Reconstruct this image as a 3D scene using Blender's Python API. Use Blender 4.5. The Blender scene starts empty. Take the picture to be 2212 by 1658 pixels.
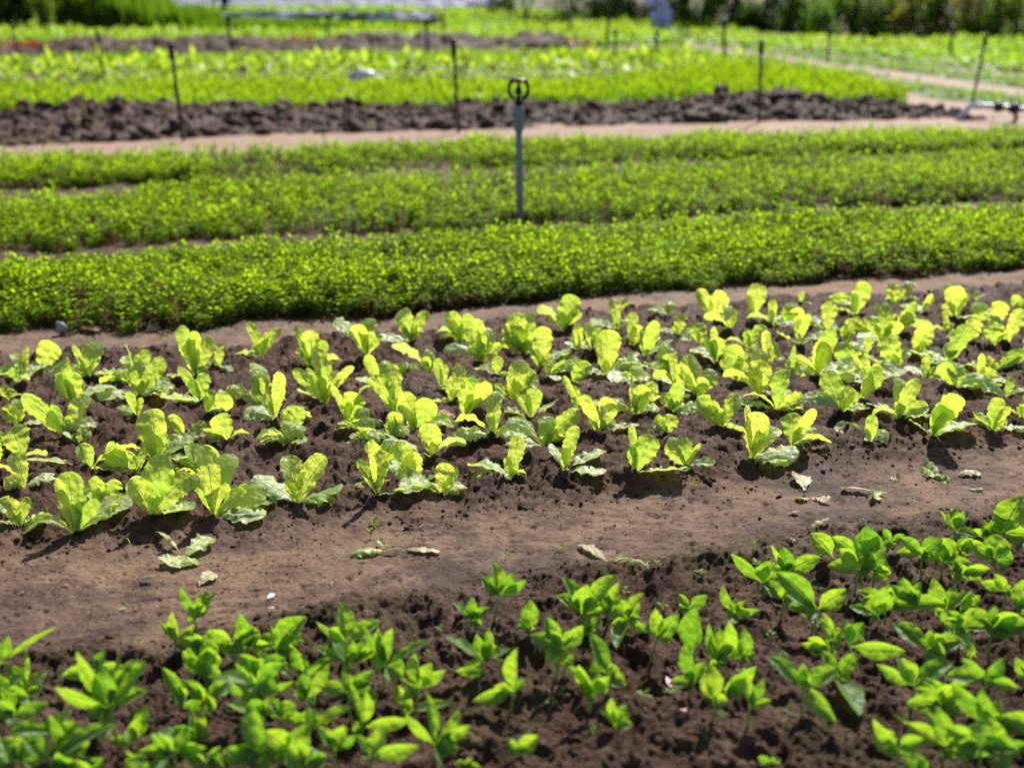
import bpy, math, random
import numpy as np
from mathutils import Vector

# ---------------------------------------------------------------- camera, sky, sun, exposure
scene = bpy.context.scene
R = math.radians
CAM_H, FPX, CX, CY, HZ = 1.2, 3072.0, 1106.0, 829.0, -20.0
TH = math.atan((CY - HZ) / FPX)
cam_d = bpy.data.cameras.new("camera"); cam = bpy.data.objects.new("camera", cam_d)
scene.collection.objects.link(cam); scene.camera = cam
cam.location = (0, 0, CAM_H); cam.rotation_euler = (math.pi / 2 - TH, 0, 0)
cam_d.lens = 50; cam_d.sensor_width = 36; cam_d.clip_start = 0.05; cam_d.clip_end = 3000
cam_d.dof.use_dof = True; cam_d.dof.focus_distance = 3.5; cam_d.dof.aperture_fstop = 2.3
cam_d.dof.aperture_blades = 6

SUN_EL, SUN_AZ = 46.0, 20.0            # azimuth in degrees to the right of the viewing direction
w = bpy.data.worlds.new("World"); scene.world = w; w.use_nodes = True
nt = w.node_tree; nt.nodes.clear()
sky = nt.nodes.new("ShaderNodeTexSky"); sky.sky_type = 'NISHITA'; sky.sun_disc = False
sky.sun_elevation = R(SUN_EL); sky.sun_rotation = R(SUN_AZ)
bg = nt.nodes.new("ShaderNodeBackground"); bg.inputs[1].default_value = 0.07
wo = nt.nodes.new("ShaderNodeOutputWorld")
nt.links.new(sky.outputs[0], bg.inputs[0]); nt.links.new(bg.outputs[0], wo.inputs[0])
sl = bpy.data.lights.new("sun", 'SUN'); sl.energy = 5.0; sl.angle = R(0.53); sl.color = (1.0, 0.955, 0.88)
so = bpy.data.objects.new("sun", sl); scene.collection.objects.link(so)
sd = Vector((math.sin(R(SUN_AZ)) * math.cos(R(SUN_EL)), math.cos(R(SUN_AZ)) * math.cos(R(SUN_EL)), math.sin(R(SUN_EL))))
so.rotation_euler = (-sd).to_track_quat('-Z', 'Y').to_euler()
so.location = (0, 0, 30)
scene.view_settings.view_transform = 'Standard'; scene.view_settings.look = 'None'
scene.view_settings.exposure = 0.78; scene.view_settings.gamma = 1.0
scene.cycles.max_bounces = 8; scene.cycles.transmission_bounces = 6; scene.cycles.transparent_max_bounces = 6
scene.cycles.use_denoising = False
scene.cycles.sample_clamp_indirect = 6.0; scene.cycles.sample_clamp_direct = 16.0

rng = np.random.default_rng(7); random.seed(7)
COL = scene.collection

# ---------------------------------------------------------------- geometry helpers
def G(px, py, z=0.0):
    """ground point that lies under a point of the survey sheet (2212 wide); returns x, y, px per metre"""
    xr = (px - CX) / FPX; yr = (CY - py) / FPX
    dy = math.cos(TH) + yr * math.sin(TH); dz = -math.sin(TH) + yr * math.cos(TH)
    t = (CAM_H - z) / max(-dz, 1e-5)
    return xr * t, dy * t, FPX / t

def vnoise(x, y, seed=0):
    xi = np.floor(x); yi = np.floor(y); xf = x - xi; yf = y - yi
    xi = xi.astype(np.int64); yi = yi.astype(np.int64)
    def h(a, b):
        n = (a * 374761393 + b * 668265263 + seed * 974634777) & 0xFFFFFFFF
        n = ((n ^ (n >> 13)) * 1274126177) & 0xFFFFFFFF
        n = ((n ^ (n >> 16)) * 2246822519) & 0xFFFFFFFF
        return ((n ^ (n >> 15)) & 0xFFFFFF) / float(0xFFFFFF)
    u = xf * xf * xf * (xf * (xf * 6 - 15) + 10); v = yf * yf * yf * (yf * (yf * 6 - 15) + 10)
    a, b, c, d = h(xi, yi), h(xi + 1, yi), h(xi, yi + 1), h(xi + 1, yi + 1)
    return (a + (b - a) * u + (c - a) * v + (a - b - c + d) * u * v) * 2 - 1

def fbm(x, y, f, octv=4, seed=0, gain=0.5):
    s = 0; a = 1; t = 0; c, q = math.cos(0.6), math.sin(0.6)
    for k in range(octv):
        s = s + a * vnoise(x * f + 13.7 * k, y * f - 7.1 * k, seed + k); t += a; a *= gain; f *= 2.03
        x, y = x * c - y * q, x * q + y * c
    return s / t

def worley(x, y, f, seed=0):
    x = x * f; y = y * f; xi = np.floor(x).astype(np.int64); yi = np.floor(y).astype(np.int64); best = np.full(x.shape, 9.0); sec = best.copy()
    for a in (-1, 0, 1):
        for b in (-1, 0, 1):
            n = ((xi + a) * 374761393 + (yi + b) * 668265263 + seed * 974634777) & 0xFFFFFFFF
            n = ((n ^ (n >> 13)) * 1274126177) & 0xFFFFFFFF; n = (n ^ (n >> 16)) & 0xFFFFFFFF
            dx = xi + a + (n & 0xFFFF) / 65535.0 - x; dy = yi + b + (n >> 16) / 65535.0 - y; d = np.sqrt(dx * dx + dy * dy)
            sec = np.minimum(sec, np.maximum(best, d)); best = np.minimum(best, d)
    return best, sec

def sst(a, b, x):
    t = np.clip((x - a) / (b - a), 0, 1); return t * t * (3 - 2 * t)

def mesh_np(name, verts, faces, mat=None, smooth=True, uv=None, attrs=None, cols=None):
    me = bpy.data.meshes.new(name)
    verts = np.asarray(verts, np.float32); fl = [np.asarray(f, np.int32) for f in (faces if isinstance(faces, (list, tuple)) else [faces])]
    me.vertices.add(len(verts)); me.vertices.foreach_set("co", verts.ravel())
    nl = sum(f.size for f in fl); npoly = sum(len(f) for f in fl)
    me.loops.add(nl); li = np.concatenate([f.ravel() for f in fl]); me.loops.foreach_set("vertex_index", li)
    me.polygons.add(npoly)
    tot = np.concatenate([np.full(len(f), f.shape[1], np.int32) for f in fl])
    st = np.concatenate([[0], np.cumsum(tot)[:-1]]).astype(np.int32)
    me.polygons.foreach_set("loop_start", st); me.polygons.foreach_set("loop_total", tot)
    if smooth: me.polygons.foreach_set("use_smooth", np.ones(npoly, bool))
    me.update(calc_edges=True)
    if uv is not None:
        l = me.uv_layers.new(name="UVMap"); l.data.foreach_set("uv", np.asarray(uv, np.float32)[li].ravel())
    for k, a in (attrs or {}).items():
        at = me.attributes.new(k, 'FLOAT', 'POINT'); at.data.foreach_set("value", np.asarray(a, np.float32))
    for k, a in (cols or {}).items():
        at = me.color_attributes.new(k, 'FLOAT_COLOR', 'POINT'); at.data.foreach_set("color", np.asarray(a, np.float32).ravel())
    if mat: me.materials.append(mat)
    return me

def link(name, me, parent=None, loc=None):
    o = bpy.data.objects.new(name, me); COL.objects.link(o)
    if loc is not None: o.location = loc
    if parent: o.parent = parent
    return o

def tag(o, label=None, cat=None, group=None, kind=None):
    if label: o["label"] = label
    if cat: o["category"] = cat
    if group: o["group"] = group
    if kind: o["kind"] = kind
    return o

def empty(name, loc):
    o = bpy.data.objects.new(name, None); COL.objects.link(o); o.location = loc; o.empty_display_size = 0.05; return o

def tube(pts, rad, n=8, cap=True):
    pts = np.asarray(pts, float); rad = np.broadcast_to(np.asarray(rad, float), (len(pts),))
    T = np.gradient(pts, axis=0); T /= np.linalg.norm(T, axis=1)[:, None] + 1e-12
    ref = np.array([0, 0, 1.0]) if abs(T[0][2]) < 0.9 else np.array([0, 1.0, 0])
    V = []
    A = np.cross(T, ref); A /= np.linalg.norm(A, axis=1)[:, None] + 1e-12; B = np.cross(T, A)
    ang = np.linspace(0, 2 * np.pi, n, endpoint=False)
    V = (pts[:, None, :] + rad[:, None, None] * (np.cos(ang)[None, :, None] * A[:, None, :] + np.sin(ang)[None, :, None] * B[:, None, :])).reshape(-1, 3)
    F = []
    for i in range(len(pts) - 1):
        for j in range(n):
            a, b = i * n + j, i * n + (j + 1) % n; F.append((a, b, b + n, a + n))
    F = np.array(F)
    if cap:
        V = np.vstack([V, pts[:1], pts[-1:]]); c0, c1 = len(V) - 2, len(V) - 1; m = (len(pts) - 1) * n
        F2 = np.array([(c0, (j + 1) % n, j) for j in range(n)] + [(c1, m + j, m + (j + 1) % n) for j in range(n)])
        return V, [F, F2]
    return V, [F]

class MB:
    def __init__(s): s.v = []; s.f = {}; s.n = 0
    def add(s, V, FL):
        V = np.asarray(V, float); s.v.append(V)
        for F in (FL if isinstance(FL, (list, tuple)) else [FL]):
            F = np.asarray(F); s.f.setdefault(F.shape[1], []).append(F + s.n)
        s.n += len(V); return s
    def tube(s, *a, **k): return s.add(*tube(*a, **k))
    def mesh(s, name, mat, **k): return mesh_np(name, np.vstack(s.v), [np.vstack(x) for x in s.f.values()], mat, **k)

def box(c, d, bev=0.0):
    c = np.array(c, float); d = np.array(d, float) / 2
    V = np.array([[x, y, z] for x in (-1, 1) for y in (-1, 1) for z in (-1, 1)]) * d + c
    return V, [np.array([(0, 1, 3, 2), (4, 6, 7, 5), (0, 4, 5, 1), (2, 3, 7, 6), (0, 2, 6, 4), (1, 5, 7, 3)])]

def lathe(prof, n=16, c=(0, 0, 0)):
    prof = np.asarray(prof, float); ang = np.linspace(0, 2 * np.pi, n, endpoint=False)
    V = np.stack([prof[:, :1] * np.cos(ang), prof[:, :1] * np.sin(ang), np.repeat(prof[:, 1:2], n, 1)], -1).reshape(-1, 3) + np.array(c)
    F = np.array([(i * n + j, i * n + (j + 1) % n, (i + 1) * n + (j + 1) % n, (i + 1) * n + j) for i in range(len(prof) - 1) for j in range(n)])
    return V, [F]

# ---------------------------------------------------------------- materials
def N(nt, t, **k):
    n = nt.nodes.new(t)
    for a, b in k.items(): setattr(n, a, b)
    return n
def setin(n, **k):
    for a, b in k.items(): n.inputs[a.replace('_', ' ')].default_value = b
def new_mat(name):
    m = bpy.data.materials.new(name); m.use_nodes = True; nt = m.node_tree; nt.nodes.clear()
    o = N(nt, "ShaderNodeOutputMaterial"); return m, nt, o
def ramp(nt, fac, stops):
    r = N(nt, "ShaderNodeValToRGB"); e = r.color_ramp.elements
    while len(e) < len(stops): e.new(0.5)
    for el, (p, c) in zip(e, stops): el.position = p; el.color = (*c, 1) if len(c) == 3 else c
    nt.links.new(fac, r.inputs[0]); return r.outputs[0]
def mixc(nt, fac, a, b, mode='MIX'):
    m = N(nt, "ShaderNodeMix", data_type='RGBA', blend_type=mode)
    for s, x in ((m.inputs[0], fac), (m.inputs[6], a), (m.inputs[7], b)):
        if isinstance(x, (int, float)): s.default_value = x
        elif isinstance(x, (tuple, list)): s.default_value = (*x, 1)
        else: nt.links.new(x, s)
    return m.outputs[2]
def mth(nt, op, a, b=None, clamp=False):
    m = N(nt, "ShaderNodeMath", operation=op, use_clamp=clamp)
    for s, x in ((m.inputs[0], a), (m.inputs[1], b)):
        if x is None: continue
        if isinstance(x, (int, float)): s.default_value = x
        else: nt.links.new(x, s)
    return m.outputs[0]
def noise(nt, vec, scale, detail=4, rough=0.55, dist=0.0):
    n = N(nt, "ShaderNodeTexNoise"); setin(n, Scale=scale, Detail=detail, Roughness=rough, Distortion=dist)
    if vec is not None: nt.links.new(vec, n.inputs["Vector"])
    return n.outputs["Fac"]

def plain(name, col, rough=0.6, var=0.25, scale=20, metal=0.0, bump=0.15, spec=0.35):
    m, nt, o = new_mat(name); p = N(nt, "ShaderNodeBsdfPrincipled")
    tc = N(nt, "ShaderNodeTexCoord").outputs["Object"]
    n = noise(nt, tc, scale); c = ramp(nt, n, [(0.3, tuple(x * (1 - var) for x in col)), (0.7, tuple(min(1, x * (1 + var)) for x in col))])
    nt.links.new(c, p.inputs["Base Color"]); setin(p, Roughness=rough, Metallic=metal, **{"Specular IOR Level": spec})
    b = N(nt, "ShaderNodeBump"); setin(b, Strength=bump, Distance=0.002); nt.links.new(noise(nt, tc, scale * 6), b.inputs["Height"]); nt.links.new(b.outputs[0], p.inputs["Normal"])
    nt.links.new(p.outputs[0], o.inputs[0]); return m

def soil_mat(name="soil", BEDC=None):
    BED = BEDC or BED0
    m, nt, o = new_mat(name); p = N(nt, "ShaderNodeBsdfPrincipled"); L = nt.links.new
    geo = N(nt, "ShaderNodeNewGeometry").outputs["Position"]
    at = N(nt, "ShaderNodeAttribute", attribute_name="zone"); sep = N(nt, "ShaderNodeSeparateColor"); L(at.outputs["Color"], sep.inputs[0])
    big = noise(nt, geo, 2.1, 5, 0.6, 0.6); mid = noise(nt, geo, 11, 5, 0.65, 0.4); fine = noise(nt, geo, 75, 6, 0.7)
    mp = N(nt, "ShaderNodeMapping"); mp.inputs["Rotation"].default_value = (0, 0, R(-22)); mp.inputs["Scale"].default_value = (5, 17, 3); L(geo, mp.inputs[0])
    strk = noise(nt, mp.outputs[0], 2.2, 5, 0.6, 0.5)
    f1 = mth(nt, 'ADD', mth(nt, 'MULTIPLY', big, 0.55), mth(nt, 'ADD', mth(nt, 'MULTIPLY', mid, 0.25), mth(nt, 'MULTIPLY', strk, 0.2)))
    path = ramp(nt, f1, [(0.43, PATH[0]), (0.49, PATH[1]), (0.56, PATH[2])])
    bed = ramp(nt, mth(nt, 'ADD', mth(nt, 'MULTIPLY', mid, 0.6), mth(nt, 'MULTIPLY', fine, 0.4)), [(0.33, BED[0]), (0.52, BED[1]), (0.7, BED[2])])
    far = ramp(nt, mid, [(0.3, (0.27, 0.175, 0.125)), (0.7, (0.36, 0.245, 0.18))])
    grn = ramp(nt, mid, [(0.35, (0.05, 0.075, 0.012)), (0.65, (0.10, 0.16, 0.02))])
    c = mixc(nt, sep.outputs[0], path, bed); c = mixc(nt, sep.outputs[2], c, far); c = mixc(nt, sep.outputs[1], c, grn)
    spk = ramp(nt, fine, [(0.33, (0.42, 0.42, 0.42)), (0.43, (0.95, 0.95, 0.95)), (0.58, (1, 1, 1)), (0.68, (1.45, 1.4, 1.34))])
    c = mixc(nt, 1.0, c, spk, 'MULTIPLY')
    L(c, p.inputs["Base Color"])
    rr = ramp(nt, mth(nt, 'ADD', mth(nt, 'MULTIPLY', big, 0.5), mth(nt, 'MULTIPLY', mid, 0.5)), [(0.38, (0.5,) * 3), (0.6, (0.82,) * 3)]); L(rr, p.inputs["Roughness"])
    L(ramp(nt, mid, [(0.4, (0.06,) * 3), (0.7, (0.22,) * 3)]), p.inputs["Specular IOR Level"])
    b1 = N(nt, "ShaderNodeBump"); setin(b1, Strength=0.7, Distance=0.006); L(noise(nt, geo, 130, 8, 0.75), b1.inputs["Height"])
    b2 = N(nt, "ShaderNodeBump"); setin(b2, Strength=0.7, Distance=0.012); L(noise(nt, geo, 38, 6, 0.7), b2.inputs["Height"]); L(b1.outputs[0], b2.inputs["Normal"])
    m2 = N(nt, "ShaderNodeMapping"); m2.inputs["Rotation"].default_value = (0, 0, R(-14)); m2.inputs["Scale"].default_value = (9, 60, 9); L(geo, m2.inputs[0])
    b3 = N(nt, "ShaderNodeBump"); setin(b3, Strength=0.8, Distance=0.006); L(noise(nt, m2.outputs[0], 3.0, 6, 0.65, 0.8), b3.inputs["Height"]); L(b2.outputs[0], b3.inputs["Normal"])
    L(b3.outputs[0], p.inputs["Normal"]); L(p.outputs[0], o.inputs[0]); return m

PATH = [(0.084, 0.053, 0.041), (0.140, 0.089, 0.063), (0.230, 0.146, 0.094)]
BED0 = [(0.034, 0.0172, 0.010), (0.084, 0.0445, 0.027), (0.185, 0.112, 0.072)]

def leaf_mat(name, refl_a, refl_b, trans_a, trans_b, tmix=0.5, rough=0.4, vein=(0.5, 0.6, 0.3), crinkle=60, spots=0.0, attr=False, spec=0.35, bumpd=0.0015, low=None):
    """thin leaf: diffuse/gloss front plus light let through from behind; midrib and side veins from the leaf's own UV"""
    m, nt, o = new_mat(name); L = nt.links.new; p = N(nt, "ShaderNodeBsdfPrincipled"); t = N(nt, "ShaderNodeBsdfTranslucent"); mx = N(nt, "ShaderNodeMixShader")
    tc = N(nt, "ShaderNodeTexCoord"); gp = N(nt, "ShaderNodeNewGeometry").outputs["Position"]
    if attr:
        rn = N(nt, "ShaderNodeAttribute", attribute_name="rnd").outputs["Fac"]
    else:
        rn = N(nt, "ShaderNodeObjectInfo").outputs["Random"]
    n1 = noise(nt, gp, 7 if attr else 30, 3)
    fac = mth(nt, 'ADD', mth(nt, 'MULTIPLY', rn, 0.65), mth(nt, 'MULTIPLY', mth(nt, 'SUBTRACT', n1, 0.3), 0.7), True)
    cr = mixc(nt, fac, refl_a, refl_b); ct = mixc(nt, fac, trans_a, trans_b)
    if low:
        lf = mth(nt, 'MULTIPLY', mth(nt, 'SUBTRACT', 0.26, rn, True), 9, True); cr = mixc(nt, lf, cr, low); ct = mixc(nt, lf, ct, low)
    if not attr:
        uv = N(nt, "ShaderNodeSeparateXYZ"); L(tc.outputs["UV"], uv.inputs[0])
        ax = mth(nt, 'ABSOLUTE', mth(nt, 'SUBTRACT', uv.outputs[0], 0.5))
        wid = mth(nt, 'SUBTRACT', 0.085, mth(nt, 'MULTIPLY', uv.outputs[1], 0.07))
        rib = mth(nt, 'SUBTRACT', 1.0, mth(nt, 'DIVIDE', ax, wid), True)
        sv = mth(nt, 'SINE', mth(nt, 'ADD', mth(nt, 'MULTIPLY', mth(nt, 'SUBTRACT', uv.outputs[1], mth(nt, 'MULTIPLY', ax, 0.55)), 52), mth(nt, 'MULTIPLY', noise(nt, tc.outputs["UV"], 5, 2), 7)))
        sv = mth(nt, 'MULTIPLY', mth(nt, 'SUBTRACT', sv, 0.86, True), 3.0, True)
        vm = mth(nt, 'MAXIMUM', mth(nt, 'MULTIPLY', rib, 0.9), mth(nt, 'MULTIPLY', sv, 0.55), True)
        cr = mixc(nt, mth(nt, 'MULTIPLY', vm, 0.9), cr, vein); ct = mixc(nt, mth(nt, 'MULTIPLY', vm, 0.6), ct, tuple(min(1, x * 1.15) for x in vein))
        if spots:
            sn = noise(nt, gp, 240, 2, 0.5); region = noise(nt, gp, 26, 2)
            oi = N(nt, "ShaderNodeObjectInfo").outputs["Random"]
            th = mth(nt, 'SUBTRACT', 0.80, mth(nt, 'MULTIPLY', mth(nt, 'MULTIPLY', oi, region), spots))
            sp = mth(nt, 'MULTIPLY', mth(nt, 'SUBTRACT', sn, th, True), 14, True)
            cr = mixc(nt, mth(nt, 'MULTIPLY', sp, 0.85), cr, (0.05, 0.04, 0.01)); ct = mixc(nt, mth(nt, 'MULTIPLY', sp, 0.85), ct, (0.08, 0.05, 0.01))
        # damaged, yellowing margins
        ed = mth(nt, 'MULTIPLY', mth(nt, 'SUBTRACT', mth(nt, 'ADD', ax, mth(nt, 'MULTIPLY', noise(nt, gp, 60, 3), 0.10)), 0.50, True), 12, True)
        cr = mixc(nt, mth(nt, 'MULTIPLY', ed, 0.35), cr, vein); 
        bp = N(nt, "ShaderNodeBump"); setin(bp, Strength=1.0, Distance=bumpd * 1.6)
        vo = N(nt, "ShaderNodeTexVoronoi"); setin(vo, Scale=crinkle * 1.0); L(gp, vo.inputs["Vector"])
        hh = mth(nt, 'SUBTRACT', mth(nt, 'ADD', vo.outputs["Distance"], mth(nt, 'MULTIPLY', noise(nt, gp, crinkle * 0.6, 3), 0.8)), mth(nt, 'MULTIPLY', vm, 0.6)); L(hh, bp.inputs["Height"])
        L(bp.outputs[0], p.inputs["Normal"]); L(bp.outputs[0], t.inputs["Normal"])
    L(cr, p.inputs["Base Color"]); L(ct, t.inputs["Color"]); setin(p, Roughness=rough, **{"Specular IOR Level": spec})
    mx.inputs[0].default_value = tmix; L(p.outputs[0], mx.inputs[1]); L(t.outputs[0], mx.inputs[2]); L(mx.outputs[0], o.inputs[0]); return m

M = {}
M['soil'] = soil_mat(); M['dug'] = soil_mat("freshly_dug_damp_soil", [(0.026, 0.0132, 0.0082), (0.066, 0.035, 0.0225), (0.150, 0.088, 0.058)])
M['lettuce'] = leaf_mat("lettuce_leaf", (0.32, 0.46, 0.12), (0.50, 0.60, 0.19), (0.52, 0.74, 0.05), (0.88, 0.94, 0.10), 0.58, 0.40, (0.50, 0.62, 0.28), 75, spots=0.42)
M['lettuce_pale'] = leaf_mat("lettuce_leaf_wilting", (0.42, 0.54, 0.20), (0.60, 0.68, 0.34), (0.62, 0.78, 0.10), (0.72, 0.82, 0.18), 0.45, 0.42, (0.55, 0.62, 0.38), 75, spots=0.30)
M['seedling'] = leaf_mat("seedling_leaf", (0.10, 0.22, 0.06), (0.24, 0.38, 0.12), (0.19, 0.46, 0.015), (0.56, 0.80, 0.025), 0.54, 0.5, (0.26, 0.42, 0.10), 60, spots=0.30, bumpd=0.003)
M['seedling_stem'] = plain("seedling_stem", (0.26, 0.40, 0.09), 0.45, 0.2, 60)
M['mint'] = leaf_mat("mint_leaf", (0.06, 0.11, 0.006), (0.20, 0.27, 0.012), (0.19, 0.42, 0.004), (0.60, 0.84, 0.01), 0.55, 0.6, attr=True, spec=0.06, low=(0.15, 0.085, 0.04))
M['mint_stem'] = plain("mint_stem", (0.10, 0.075, 0.035), 0.6, 0.3, 40)
M['low'] = leaf_mat("low_crop_leaf", (0.065, 0.135, 0.012), (0.16, 0.24, 0.025), (0.25, 0.50, 0.008), (0.52, 0.70, 0.015), 0.5, 0.5, attr=True, spec=0.2)
M['farlet'] = leaf_mat("far_lettuce_leaf", (0.15, 0.25, 0.03), (0.34, 0.42, 0.06), (0.28, 0.56, 0.015), (0.68, 0.82, 0.05), 0.5, 0.45, attr=True, spec=0.3)
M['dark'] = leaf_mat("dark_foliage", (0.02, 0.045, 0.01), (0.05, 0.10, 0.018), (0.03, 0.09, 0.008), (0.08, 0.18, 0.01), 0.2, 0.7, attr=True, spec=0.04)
M['bush'] = leaf_mat("bush_foliage", (0.035, 0.085, 0.014), (0.10, 0.17, 0.02), (0.12, 0.30, 0.01), (0.36, 0.54, 0.02), 0.45, 0.6, attr=True, spec=0.08)
M['yellow'] = leaf_mat("yellowing_foliage", (0.16, 0.18, 0.03), (0.38, 0.32, 0.06), (0.35, 0.36, 0.03), (0.60, 0.52, 0.06), 0.42, 0.6, attr=True, spec=0.08)
M['red'] = leaf_mat("red_foliage", (0.16, 0.012, 0.02), (0.28, 0.03, 0.03), (0.40, 0.02, 0.03), (0.55, 0.05, 0.04), 0.4, 0.5, attr=True)
M['bark'] = plain("bark", (0.045, 0.036, 0.032), 0.85, 0.4, 9, bump=0.6)
M['dry'] = leaf_mat("dry_leaf", (0.34, 0.32, 0.14), (0.50, 0.40, 0.26), (0.40, 0.36, 0.14), (0.5, 0.42, 0.2), 0.2, 0.5, (0.62, 0.56, 0.36), 50, spots=0.25)
M['drygreen'] = leaf_mat("limp_leaf", (0.26, 0.36, 0.07), (0.40, 0.45, 0.14), (0.45, 0.55, 0.1), (0.6, 0.6, 0.2), 0.25, 0.45, (0.6, 0.62, 0.36), 60, spots=0.3)
M['brownleaf'] = leaf_mat("brown_leaf", (0.30, 0.17, 0.12), (0.42, 0.27, 0.19), (0.3, 0.14, 0.06), (0.35, 0.2, 0.1), 0.2, 0.6, (0.5, 0.36, 0.26), 30)
M['pvc'] = plain("grey_pvc", (0.22, 0.25, 0.28), 0.45, 0.15, 12)
M['black'] = plain("black_plastic", (0.012, 0.013, 0.015), 0.4, 0.2, 30)
M['post'] = plain("weathered_post", (0.028, 0.03, 0.038), 0.6, 0.3, 15)
M['white'] = plain("white_plastic", (0.5, 0.52, 0.54), 0.4, 0.12, 10)
M['lav'] = plain("pale_plastic_sheet", (0.50, 0.48, 0.58), 0.4, 0.35, 0.6)
m_, nt_, o_ = new_mat("shade_net"); p_ = N(nt_, "ShaderNodeBsdfPrincipled"); setin(p_, Roughness=0.9, **{"Specular IOR Level": 0.0})
nt_.links.new(ramp(nt_, noise(nt_, N(nt_, "ShaderNodeTexCoord").outputs["Object"], 0.55, 4), [(0.44, (0.012, 0.022, 0.026)), (0.53, (0.04, 0.06, 0.08)), (0.60, (0.30, 0.30, 0.38))]), p_.inputs["Base Color"]); nt_.links.new(p_.outputs[0], o_.inputs[0]); M['net'] = m_
M['cloth_lav'] = plain("lavender_cloth", (0.62, 0.56, 0.88), 0.85, 0.1, 5)
M['cloth_dark'] = plain("dark_cloth", (0.035, 0.03, 0.06), 0.85, 0.2, 5)
M['cloth_pink'] = plain("pink_cloth", (0.75, 0.42, 0.50), 0.85, 0.1, 5)
M['skin'] = plain("skin", (0.30, 0.17, 0.11), 0.55, 0.1, 8)
M['hair'] = plain("hair", (0.01, 0.009, 0.008), 0.5, 0.2, 30)
M['stone'] = plain("grey_stone", (0.30, 0.28, 0.27), 0.7, 0.3, 25, bump=0.5)
M['blue'] = plain("blue_plastic", (0.03, 0.16, 0.6), 0.4, 0.1, 10)
# ---------------------------------------------------------------- field layout (u along the rows, v across them)
PHI = R(15.5); cP, sP = math.cos(PHI), math.sin(PHI)
def UV(x, y): return x * cP + y * sP, -x * sP + y * cP
def XY(u, v): return u * cP - v * sP, u * sP + v * cP
def edge(pts, z=0.0):
    a = sorted(UV(*G(px, py, z)[:2]) for px, py in pts)
    U = np.array([p[0] for p in a]); V = np.array([p[1] for p in a])
    return lambda u: np.interp(u, U, V)
e_near = edge([(-300, 1425), (0, 1398), (350, 1372), (650, 1322), (900, 1300), (1200, 1232), (1550, 1190), (1800, 1135), (2212, 1085), (2500, 1050)])
e_lf = edge([(-300, 1215), (0, 1188), (400, 1145), (800, 1112), (1200, 1085), (1450, 1062), (1700, 1012), (2212, 958), (2500, 940)])
e_lb = edge([(-300, 785), (0, 768), (550, 738), (1100, 690), (1700, 645), (2212, 610), (2500, 595)], 0.03)
e_m1a = edge([(-300, 732), (0, 716), (700, 690), (1400, 632), (2212, 583), (2500, 570)])
e_m1b = edge([(-300, 555), (0, 543), (600, 505), (1200, 470), (2212, 430), (2500, 425)], 0.09)
e_m2a = edge([(-300, 560), (0, 545), (500, 520), (1100, 486), (1800, 452), (2212, 434), (2500, 426)])
e_m2b = edge([(-300, 424), (0, 412), (700, 362), (1200, 350), (2212, 316), (2500, 310)], 0.09)
e_m3a = edge([(-300, 424), (0, 414), (700, 378), (1200, 359), (2212, 328), (2500, 320)])
e_m3b = edge([(-300, 346), (0, 336), (1100, 292), (2212, 272), (2500, 266)], 0.09)
e_rf = edge([(-300, 330), (0, 318), (400, 296), (1000, 280), (1640, 262), (2212, 256), (2500, 250)])
e_rb = edge([(-300, 262), (0, 255), (1000, 240), (2212, 226), (2500, 222)])

def H(x, y, fine=True):
    u, v = UV(x, y)
    bn = sst(0.13, -0.17, v - e_near(u) + 0.07 * fbm(u, v, 5, 3, 31))
    wob = 0.05 * fbm(u, v, 5, 3, 5)
    bl = sst(-0.12, 0.10, v - e_lf(u) + wob) * sst(0.05, -0.04, v - e_lb(u) + wob * .7)
    bed = np.maximum(bn, bl)
    z = 0.012 * fbm(x, y, 1.3, 3, 2) + 0.005 * fbm(x, y, 4.5, 2, 33) + bed * 0.03
    if fine:
        near = sst(9.0, 5.5, np.hypot(x, y))
        q = 1 - np.abs(fbm(x, y, 22, 3, 11)) * 2.2
        jx, jy = x + .012 * fbm(x, y, 30, 2, 81), y + .012 * fbm(x, y, 30, 2, 82)
        w1, w1b = worley(jx, jy, 26, 5); w2, w2b = worley(jx, jy, 62, 6)
        c1 = np.sqrt(np.clip(1 - w1 ** 2 * 1.3, 0, 1)) * sst(.0, .5, .25 + fbm(x, y, 13, 2, 84)); c2 = np.sqrt(np.clip(1 - w2 ** 2 * 1.4, 0, 1))
        cl = 0.022 * fbm(x, y, 7, 3, 8) + 0.010 * (q - .5) + 0.021 * c1 + 0.011 * c2 * (.5 + .8 * sst(-.3, .4, fbm(x, y, 5, 2, 83))) + 0.004 * fbm(x, y, 150, 2, 19) - .008
        pit = np.clip(fbm(x, y, 55, 2, 21) - 0.42, 0, 1); lump = np.clip(fbm(x, y, 34, 3, 26) - 0.35, 0, 1)
        sc = sst(0.1, 0.4, fbm(x, y, 2.2, 2, 41))
        a = R(20); xs, ys = x * math.cos(a) + y * math.sin(a), -x * math.sin(a) + y * math.cos(a)
        streak = np.clip(vnoise(xs * 9, ys * 75, 51) - 0.45, 0, 1)
        pa = 0.0045 * fbm(x, y, 14, 4, 9) - 0.020 * pit + 0.014 * lump + 0.0022 * fbm(x, y, 45, 3, 88) + 0.0014 * fbm(x, y, 120, 3, 17) - 0.011 * streak * sc
        z = z + near * (bed * cl + (1 - bed) * pa)
    return z
def Hs(x, y): return float(H(np.array([float(x)]), np.array([float(y)]))[0])
def Hb(x, y):
    o = np.array([0, .012, -.012, 0, 0]); q = np.array([0, 0, 0, .012, -.012]); return float(np.mean(H(x + o, y + q)))

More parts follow.
